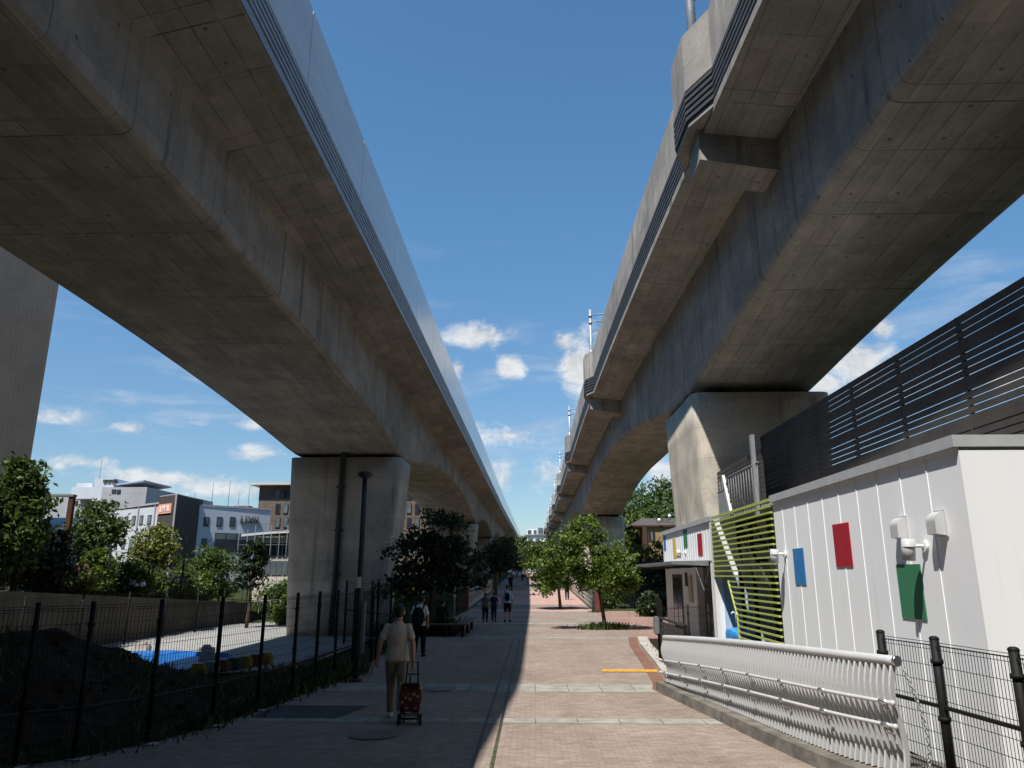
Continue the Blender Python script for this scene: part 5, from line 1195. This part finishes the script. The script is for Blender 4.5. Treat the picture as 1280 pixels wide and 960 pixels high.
# ------------------------------------------------------------------ people
def solid(name, prims, voxel, mat, parent, smooth=5, extra=None):
    """overlapping tapered limbs fused to one continuous skin"""
    m = MB()
    for p in prims:
        if p[0] == 'l':                                   # limb: points, radii
            m.tube(p[1], p[2], 14); m.ell(p[1][0], (p[2][0],) * 3); m.ell(p[1][-1], (p[2][-1],) * 3)
        elif p[0] == 'e': m.ell(p[1], p[2], 16, 12)
        elif p[0] == 'r': m.loft([[(c[0] + rx * math.cos(a), c[1] + ry * math.sin(a), c[2]) for a in np.linspace(0, 2 * math.pi, 18, endpoint=False)] for c, rx, ry in p[1]])
    o = m.build('tmp', mat)
    md = o.modifiers.new('r', 'REMESH'); md.mode = 'VOXEL'; md.voxel_size = voxel
    sm = o.modifiers.new('s', 'SMOOTH'); sm.factor = .5; sm.iterations = smooth
    dg = bpy.context.evaluated_depsgraph_get(); dg.update()
    me = bpy.data.meshes.new_from_object(o.evaluated_get(dg)); bpy.data.objects.remove(o)
    if extra:                                             # fine pieces such as fingers join the same mesh
        bm = bmesh.new(); bm.from_mesh(me); bm2 = bmesh.new()
        t_ = bpy.data.meshes.new('t'); t_.from_pydata(extra.v, [], extra.f); bm.from_mesh(t_); bm.to_mesh(me); bm.free(); bm2.free()
    me.polygons.foreach_set('use_smooth', [True] * len(me.polygons))
    me.materials.clear(); me.materials.append(M[mat])
    ob = bpy.data.objects.new(name, me); COL.objects.link(ob); ob.parent = parent
    return ob
V = Vector
def person(label, loc, rz, h, J, top, bottom, shoes, long_leg=True, sleeve=.55, long_hair=False, voxel=.014, group=None, skirt=False, shirt_len=.86):
    o = thing('person', label, 'person', loc, rz, group); k = h / 1.7; sc = lambda p: V(p) * k
    D = dict(pel=(0, 0, .93), che=(0, -.01, 1.24), nek=(0, .0, 1.43), hed=(0, .02, 1.575), sR=(.165, 0, 1.37), sL=(-.165, 0, 1.37), eR=(.235, -.02, 1.11), eL=(-.235, -.02, 1.11), wR=(.25, .05, .87), wL=(-.25, .05, .87),
             hR=(.095, 0, .9), hL=(-.095, 0, .9), kR=(.1, .04, .49), kL=(-.1, .04, .49), aR=(.1, -.02, .09), aL=(-.1, -.02, .09), fR=(.115, .13, .035), fL=(-.115, .13, .035))
    D.update(J); q = {a: sc(b) for a, b in D.items()}; r = lambda v: v * k
    tor = [(q['pel'] + V((0, 0, -.07 * k)), .15, .11), (q['pel'] + V((0, 0, .03 * k)), .165, .115), (q['pel'].lerp(q['che'], .5), .145, .1), (q['che'], .17, .115), (q['che'].lerp(q['nek'], .55), .15, .095), (q['che'].lerp(q['nek'], .82), .115, .08), (q['nek'] + V((0, 0, .0)), .06, .06)]
    P_ = [('r', [(c, r(a), r(b)) for c, a, b in tor]), ('l', [q['nek'] - V((0, 0, .06 * k)), q['hed']], [r(.062), r(.055)]), ('e', q['hed'] + V((0, 0, .03 * k)), (r(.076), r(.094), r(.108))), ('e', q['hed'] + V((0, .035 * k, -.04 * k)), (r(.055), r(.06), r(.06))),
          ('l', [q['hed'] + V((0, .09 * k, .02 * k)), q['hed'] + V((0, .112 * k, -.015 * k))], [r(.012), r(.017)])]
    for s_ in 'RL':
        sx = 1 if s_ == 'R' else -1
        P_ += [('e', q['hed'] + V((sx * .078 * k, 0, .01 * k)), (r(.016), r(.03), r(.036))),
               ('l', [q['s' + s_], q['s' + s_].lerp(q['e' + s_], .5), q['e' + s_]], [r(.055), r(.048), r(.041)]), ('l', [q['e' + s_], q['e' + s_].lerp(q['w' + s_], .35), q['w' + s_]], [r(.042), r(.041), r(.029)]),
               ('l', [q['h' + s_], q['h' + s_].lerp(q['k' + s_], .5), q['k' + s_]], [r(.098), r(.083), r(.06)]), ('l', [q['k' + s_], q['k' + s_].lerp(q['a' + s_], .35), q['a' + s_]], [r(.058), r(.058), r(.04)]),
               ('l', [q['a' + s_] - V((0, .02 * k, .03 * k)), q['f' + s_]], [r(.042), r(.035)])]
    fin = MB()
    for s_ in 'RL':                                       # palm and five fingers, gently curled
        sx = 1 if s_ == 'R' else -1
        w_, e_ = q['w' + s_], q['e' + s_]; d = (w_ - e_).normalized(); f_ = V((0, 1, 0)); inn = V((-sx, 0, 0)); f_ = (f_ - d * f_.dot(d)).normalized(); inn = (inn - d * inn.dot(d)); inn.normalize()
        pc = w_ + d * (.055 * k); P_.append(('l', [w_, w_ + d * (.03 * k), w_ + d * (.085 * k)], [r(.027), r(.034), r(.032)])); P_.append(('l', [pc + f_ * (.022 * k), pc + f_ * (.022 * k) + d * (.03 * k)], [r(.024), r(.022)])); P_.append(('l', [pc - f_ * (.022 * k), pc - f_ * (.022 * k) + d * (.03 * k)], [r(.024), r(.02)]))
        cl = J.get('curl', .5)
        for i, ln in enumerate((.070, .079, .073, .058)):
            b = w_ + d * (.075 * k) + f_ * ((.033 - .022 * i) * k); c1 = b + (d * .7 + inn * .15) * (ln * .55 * k); c2 = c1 + (d * (1 - cl) + inn * cl) * (ln * .4 * k); c3 = c2 + (d * (.6 - cl) + inn * (.5 + cl)).normalized() * (ln * .3 * k)
            fin.tube([b, c1, c2, c3], [r(.0095), r(.0088), r(.008), r(.006)], 8)
        b = w_ + d * (.03 * k) + f_ * (.03 * k); c1 = b + (d * .6 + f_ * .6 + inn * .25) * (.045 * k); fin.tube([b, c1, c1 + (d * .8 + inn * .4) * (.03 * k)], [r(.013), r(.0105), r(.007)], 8)
    solid('body', P_, voxel * k, 'skin', o, 5, fin)
    for sx in (-1, 1):
        m = MB(); m.ell(q['hed'] + V((sx * .031 * k, .085 * k, .035 * k)), (r(.012), r(.009), r(.008)), 8, 6); e_ = m.build('eye', 'shirt_white', o)
    # shirt
    g = .012
    Tt = [(q['pel'] + V((0, 0, (shirt_len - .93) * k)), .196, .14), (q['pel'] + V((0, 0, (shirt_len - .925) * k)), .196, .14), (q['pel'] + V((0, 0, .06 * k)), .178, .132), (q['pel'].lerp(q['che'], .5), .163, .12), (q['che'], .178, .128), (q['che'].lerp(q['nek'], .55), .165, .11), (q['che'].lerp(q['nek'], .8), .142, .092), (q['nek'] + V((0, -.005, .0)), .072, .07)]
    C_ = [('r', [(c, r(a), r(b)) for c, a, b in Tt])]
    for s_ in 'RL':
        a, b, c = q['s' + s_], q['e' + s_], q['w' + s_]
        pts = [a, a.lerp(b, sleeve * .6), a.lerp(b, min(1, sleeve))] if sleeve <= 1 else [a, b, b.lerp(c, sleeve - 1)]
        C_.append(('l', pts, [r(.058), r(.06), r(.066)] if sleeve <= 1 else [r(.064), r(.054), r(.042)]))
    solid('shirt', C_, voxel * k, top, o, 9)
    m = MB(); m.loft([[(q['nek'].x + r(.068 + dr) * math.cos(a), q['nek'].y - .005 * k + r(.066 + dr) * math.sin(a), q['nek'].z + z * k) for a in np.linspace(0, 2 * math.pi, 18, endpoint=False)] for dr, z in ((.016, -.035), (.012, .02), (.004, .025), (0, -.03))], cap=False, smooth=True); m.build('collar', top, o)
    Bt = [('r', [(q['pel'] + V((0, 0, -.09 * k)), r(.165), r(.122)), (q['pel'] + V((0, 0, .07 * k)), r(.16), r(.12))])]
    for s_ in 'RL':
        a, b, c = q['h' + s_], q['k' + s_], q['a' + s_]
        Bt.append(('l', [a, a.lerp(b, .5), b], [r(.098), r(.093), r(.078)]))
        if long_leg: Bt.append(('l', [b, b.lerp(c, .9)], [r(.08), r(.064)]))
    solid('trousers' if long_leg else 'shorts', Bt, voxel * k, bottom, o, 5)
    for s_ in 'RL':
        a, f_ = q['a' + s_], q['f' + s_]; d = (f_ - a); d.normalize()
        heel = a + V((0, -.035 * k, -.055 * k)) if f_.z < a.z + .02 else a
        C_ = [('l', [a - V((0, .03 * k, .045 * k)), f_ + d * (.03 * k)], [r(.048), r(.042)])]
        solid('shoe', C_, .012 * k, shoes, o, 3)
    hd = q['hed']
    H_ = [('e', hd + V((0, -.018 * k, .052 * k)), (r(.087), r(.096), r(.098))), ('e', hd + V((0, -.04 * k, .0)), (r(.074), r(.066), r(.07)))]
    if long_hair: H_.append(('l', [hd + V((0, -.06 * k, .0)), hd + V((0, -.09 * k, -.2 * k))], [r(.065), r(.05)]))
    solid('hair', H_, .012 * k, 'hair', o, 2)
    return o
walk = dict(hR=(.09, 0, .9), hL=(-.09, 0, .9), kR=(.095, -.03, .50), kL=(-.09, .13, .50), aR=(.1, -.24, .17), aL=(-.09, .16, .09), fR=(.11, -.12, .04), fL=(-.1, .31, .04))
stroll = dict(kR=(.095, .09, .49), kL=(-.095, -.02, .48), aR=(.1, .1, .09), aL=(-.1, -.17, .11), fR=(.11, .25, .035), fL=(-.11, -.04, .035))
man = dict(walk); man.update(eL=(-.27, -.05, 1.12), wL=(-.31, .02, .88), eR=(.25, -.08, 1.12), wR=(.27, -.14, .86), hed=(.01, .03, 1.575))
person('man in a beige shirt and khaki trousers walking away and pulling a trolley', (-2.1, 11.95, 0), R(4), 1.64, man, 'shirt_beige', 'trouser_khaki', 'shoe_white', voxel=.010, sleeve=.6)
person('schoolboy in a white shirt and black trousers walking behind the beige man', (-3.05, 20.6, 0), R(-4), 1.55, dict(stroll, wR=(.24, .0, .9), hed=(.04, .04, 1.57)), 'shirt_white', 'cloth_black', 'cloth_black', sleeve=.7)
person('slim child in a dark grey top with a ponytail', (-2.25, 35.3, 0), 0, 1.28, dict(stroll), 'shirt_grey', 'cloth_black', 'cloth_black', long_hair=True, voxel=.02)
person('child in a navy T-shirt walking between two others', (-1.88, 35.7, 0), 0, 1.30, dict(walk), 'cloth_navy', 'cloth_navy', 'cloth_black', voxel=.02)
person('person in a pale blue shirt and black knee length shorts', (-1.25, 35.7, 0), R(-6), 1.62, dict(stroll), 'shirt_blue', 'cloth_black', 'cloth_black', long_leg=False, sleeve=.95, voxel=.018)
person('person in dark clothes walking on the sunlit pink bridge', (2.5, 59.5, rise(59.5)), 0, 1.62, dict(stroll, eL=(-.26, .0, 1.12)), 'cloth_black', 'cloth_black', 'cloth_black', voxel=.022, sleeve=.5)
person('distant person in black under a white parasol', (-2.3, 75, rise(75)), 0, 1.6, dict(stroll, eR=(.22, .1, 1.15), wR=(.1, .22, 1.3)), 'cloth_black', 'cloth_black', 'cloth_black', voxel=.025, sleeve=1.6)
person('distant person in a white top and dark trousers beside the vans', (-1.5, 98, rise(98)), 0, 1.65, dict(walk), 'shirt_white', 'cloth_black', 'cloth_black', voxel=.03)
person('distant person in brown standing on the edge of the shadow', (-.75, 88, rise(88)), 0, 1.65, dict(stroll), 'cloth_brown', 'cloth_brown', 'cloth_black', voxel=.03)
seat = dict(pel=(0, 0, .55), che=(0, .06, .86), nek=(0, .1, 1.04), hed=(0, .15, 1.17), sR=(.18, .08, 1.0), sL=(-.18, .08, 1.0), eR=(.24, .14, .74), eL=(-.24, .14, .74), wR=(.14, .34, .64), wL=(-.14, .34, .64),
            hR=(.1, .02, .53), hL=(-.1, .02, .53), kR=(.12, .42, .5), kL=(-.12, .42, .5), aR=(.12, .42, .09), aL=(-.12, .42, .09), fR=(.13, .56, .035), fL=(-.13, .56, .035))
person('person in black sitting hunched on the shaded bench', (-3.35, 27.6, 0), R(-25), 1.6, seat, 'cloth_black', 'cloth_black', 'cloth_black', sleeve=1.6, voxel=.018, shirt_len=.9)
# bags and the parasol
def soft(name, label, cat, prims, voxel, mat, loc, rz, sm=3):
    o = thing(name, label, cat, loc, rz); solid('pack', prims, voxel, mat, o, sm); return o
bp = soft('backpack', 'large black school backpack on the schoolboy', 'backpack', [('e', (0, -.21, 1.03), (.17, .1, .24)), ('e', (0, -.23, .93), (.165, .1, .16)), ('e', (0, -.3, .92), (.12, .05, .12))], .014, 'cloth_black', (-3.05, 20.6, 0), R(-4))
for sx in (-1, 1):
    m = MB(); m.tube([(sx * .1, -.14, 1.2), (sx * .115, -.05, 1.3), (sx * .12, .05, 1.27), (sx * .12, .125, 1.15), (sx * .13, .1, 1.0), (sx * .15, -.1, .92)], .02, 8); m.build('strap', 'cloth_black', bp)
sb = soft('sling_bag', 'black sling bag across the pale blue shirt', 'bag', [('e', (.02, -.2, 1.1), (.12, .07, .2))], .016, 'cloth_black', (-1.25, 35.7, 0), R(-6))
m = MB(); m.tube([(-.1, -.13, 1.25), (-.14, -.02, 1.36), (-.08, .11, 1.25), (.1, .14, 1.0), (.17, 0, .95), (.1, -.15, .98)], .016, 8); m.build('strap', 'cloth_black', sb)
pa = thing('parasol', 'white parasol held by the distant person in black', 'parasol', (-2.25, 75.2, rise(75)))
m = MB(); rg = [[(r_ * math.cos(a), r_ * math.sin(a), z + .02 * math.cos(8 * a) * r_) for a in np.linspace(0, 2 * math.pi, 32, endpoint=False)] for r_, z in ((.02, 2.02), (.25, 1.96), (.42, 1.84), (.52, 1.7), (.5, 1.7), (.4, 1.82), (.02, 1.99))]
m.loft(rg); m.build('canopy', 'parasol_white', pa); m = MB(); m.tube([(0, 0, 1.15), (0, 0, 2.06)], .012, 8); m.build('shaft', 'dark_paint', pa)
# shopping trolley
tr_ = thing('shopping_trolley', 'dark red floral shopping trolley pulled by the beige man', 'trolley', (-1.82, 11.62, 0), R(3))
bm = bmesh.new(); bmesh.ops.create_cube(bm, size=1); bmesh.ops.subdivide_edges(bm, edges=bm.edges[:], cuts=5, use_grid_fill=True)
for v in bm.verts:
    x, y, z = v.co; u = z + .5; bl = 1 + .1 * math.sin(math.pi * u)
    v.co = ((x * .30) * bl * (.93 + .1 * u), (y * .2) * bl - .02 + .05 * u, .17 + u * .37 - .03 * (abs(x) * 2) ** 2 * (u > .9) + .012 * math.sin(9 * x + 7 * z))
for _ in range(2): bmesh.ops.smooth_vert(bm, verts=bm.verts[:], factor=.35, use_axis_x=True, use_axis_y=True, use_axis_z=True)
me = bpy.data.meshes.new('bag'); bm.to_mesh(me); bm.free(); me.polygons.foreach_set('use_smooth', [True] * len(me.polygons)); me.materials.append(M['floral_cloth'])
ob = bpy.data.objects.new('bag', me); COL.objects.link(ob); ob.parent = tr_
m = MB(); m.bevbox((-.13, -.12, .52), (.13, .1, .55), .012); m.build('flap', 'cloth_black', tr_)
for sx in (-1, 1):
    m = MB(); m.bevbox((sx * .135 - .025, -.05, .5), (sx * .135 + .025, .04, .56), .01); m.build('trim', 'lime_trim', tr_)
    m = MB(); m.tube([(sx * .155 - .015, -.06, .075), (sx * .155 + .015, -.06, .075)], .075, 20); wl = m.build('wheel', 'rubber', tr_)
    m = MB(); m.tube([(sx * .155 - .018, -.06, .075), (sx * .155 + .018, -.06, .075)], .035, 14); m.build('hub', 'dark_paint').parent = wl
m = MB(); m.tube([(-.1, .1, .1), (-.09, .13, .55), (-.075, .17, .83), (.075, .17, .83), (.09, .13, .55), (.1, .1, .1)], .012, 8); m.tube([(-.085, .145, .66), (.085, .145, .66)], .009, 8); m.tube([(-.03, .14, .64), (-.03, .12, .52)], .014, 8); m.build('handle', 'black_paint', tr_)
m = MB(); m.tube([(-.15, -.06, .075), (.15, -.06, .075)], .009, 8)
for z in (.1, .16): m.tube([(-.13, -.13, z), (.13, -.13, z), (.12, .1, z), (-.12, .1, z), (-.13, -.13, z)], .008, 6)
m.tube([(-.1, .1, .0), (-.1, .1, .17)], .01, 6); m.tube([(.1, .1, .0), (.1, .1, .17)], .01, 6); m.build('chassis', 'black_paint', tr_)

# out-of-view blocks added on both flanks to cut skylight and darken shade
for (x0, x1, y0, y1, h, mt, lab) in ((-58, -31, -40, 30, 25, 'office_grey', 'unseen grey block added on the left to cut off skylight'), (24, 42, -40, 24, 21, 'office_cream', 'unseen cream block added on the right to cut off skylight')):
    o = thing('apartment_block', lab, 'building', ((x0 + x1) / 2, (y0 + y1) / 2, -.5))
    m = MB(); m.box((x0, y0, -1), (x1, y1, h)); addp(m.build('wall', mt), o)
    m = MB(); m.box((x0 - .3, y0 - .3, h), (x1 + .3, y1 + .3, h + .5)); addp(m.build('roof_edge', 'office_dark'), o)
    xf = x1 if x0 < 0 else x0
    for j in range(5):
        for k in range(9):
            y = y0 + 3 + k * 7; 
            if y + 3 > y1: continue
            m = MB(); m.box((xf - .06, y, 2 + j * 4), (xf + .06, y + 3, 3.8 + j * 4)); addp(m.build('window', 'pane_dark'), o)

# weeds and clods on the spoil heap
g_ = np.random.default_rng(77); hp = np.array(HEAP); pick = hp[g_.integers(0, len(hp), 5200)] + g_.normal(0, .05, (5200, 3)) * np.array([1, 1, 0])
pick = pick[(pick[:, 2] > -.5) & (np.sin(pick[:, 0] * 1.7 + 2 * np.sin(pick[:, 1] * .9)) > -.1)]
n_ = len(pick); d_ = g_.normal(size=(n_, 3)) * .5; d_[:, 2] = 1; h_ = (.16 * g_.uniform(.3, 1.5, n_))[:, None]; a_ = g_.uniform(0, 6.28, n_); s_ = np.stack([np.cos(a_), np.sin(a_), np.zeros(n_)], 1) * h_ * .12
v_ = np.stack([pick - s_, pick + s_, pick + d_ * h_ * .5 + s_ * .8, pick + d_ * h_, pick + d_ * h_ * .5 - s_ * .8], 1).reshape(-1, 3)
tag(fast_mesh('weeds', v_, np.arange(len(v_)).reshape(-1, 5), 'grass'), 'weeds growing over the dark heap of soil', 'weeds', kind='stuff')
m = MB()
for q in hp[g_.integers(0, len(hp), 260)]:
    if q[2] > -.55:
        r_ = g_.uniform(.03, .11); m.ell((q[0], q[1], q[2] + r_ * .3), (r_ * g_.uniform(.7, 1.3), r_ * g_.uniform(.7, 1.3), r_ * .7), 7, 5, smooth=False)
tag(m.build('soil_clods', 'soil'), 'loose clods and stones on the heap of soil', 'rubble', kind='stuff')
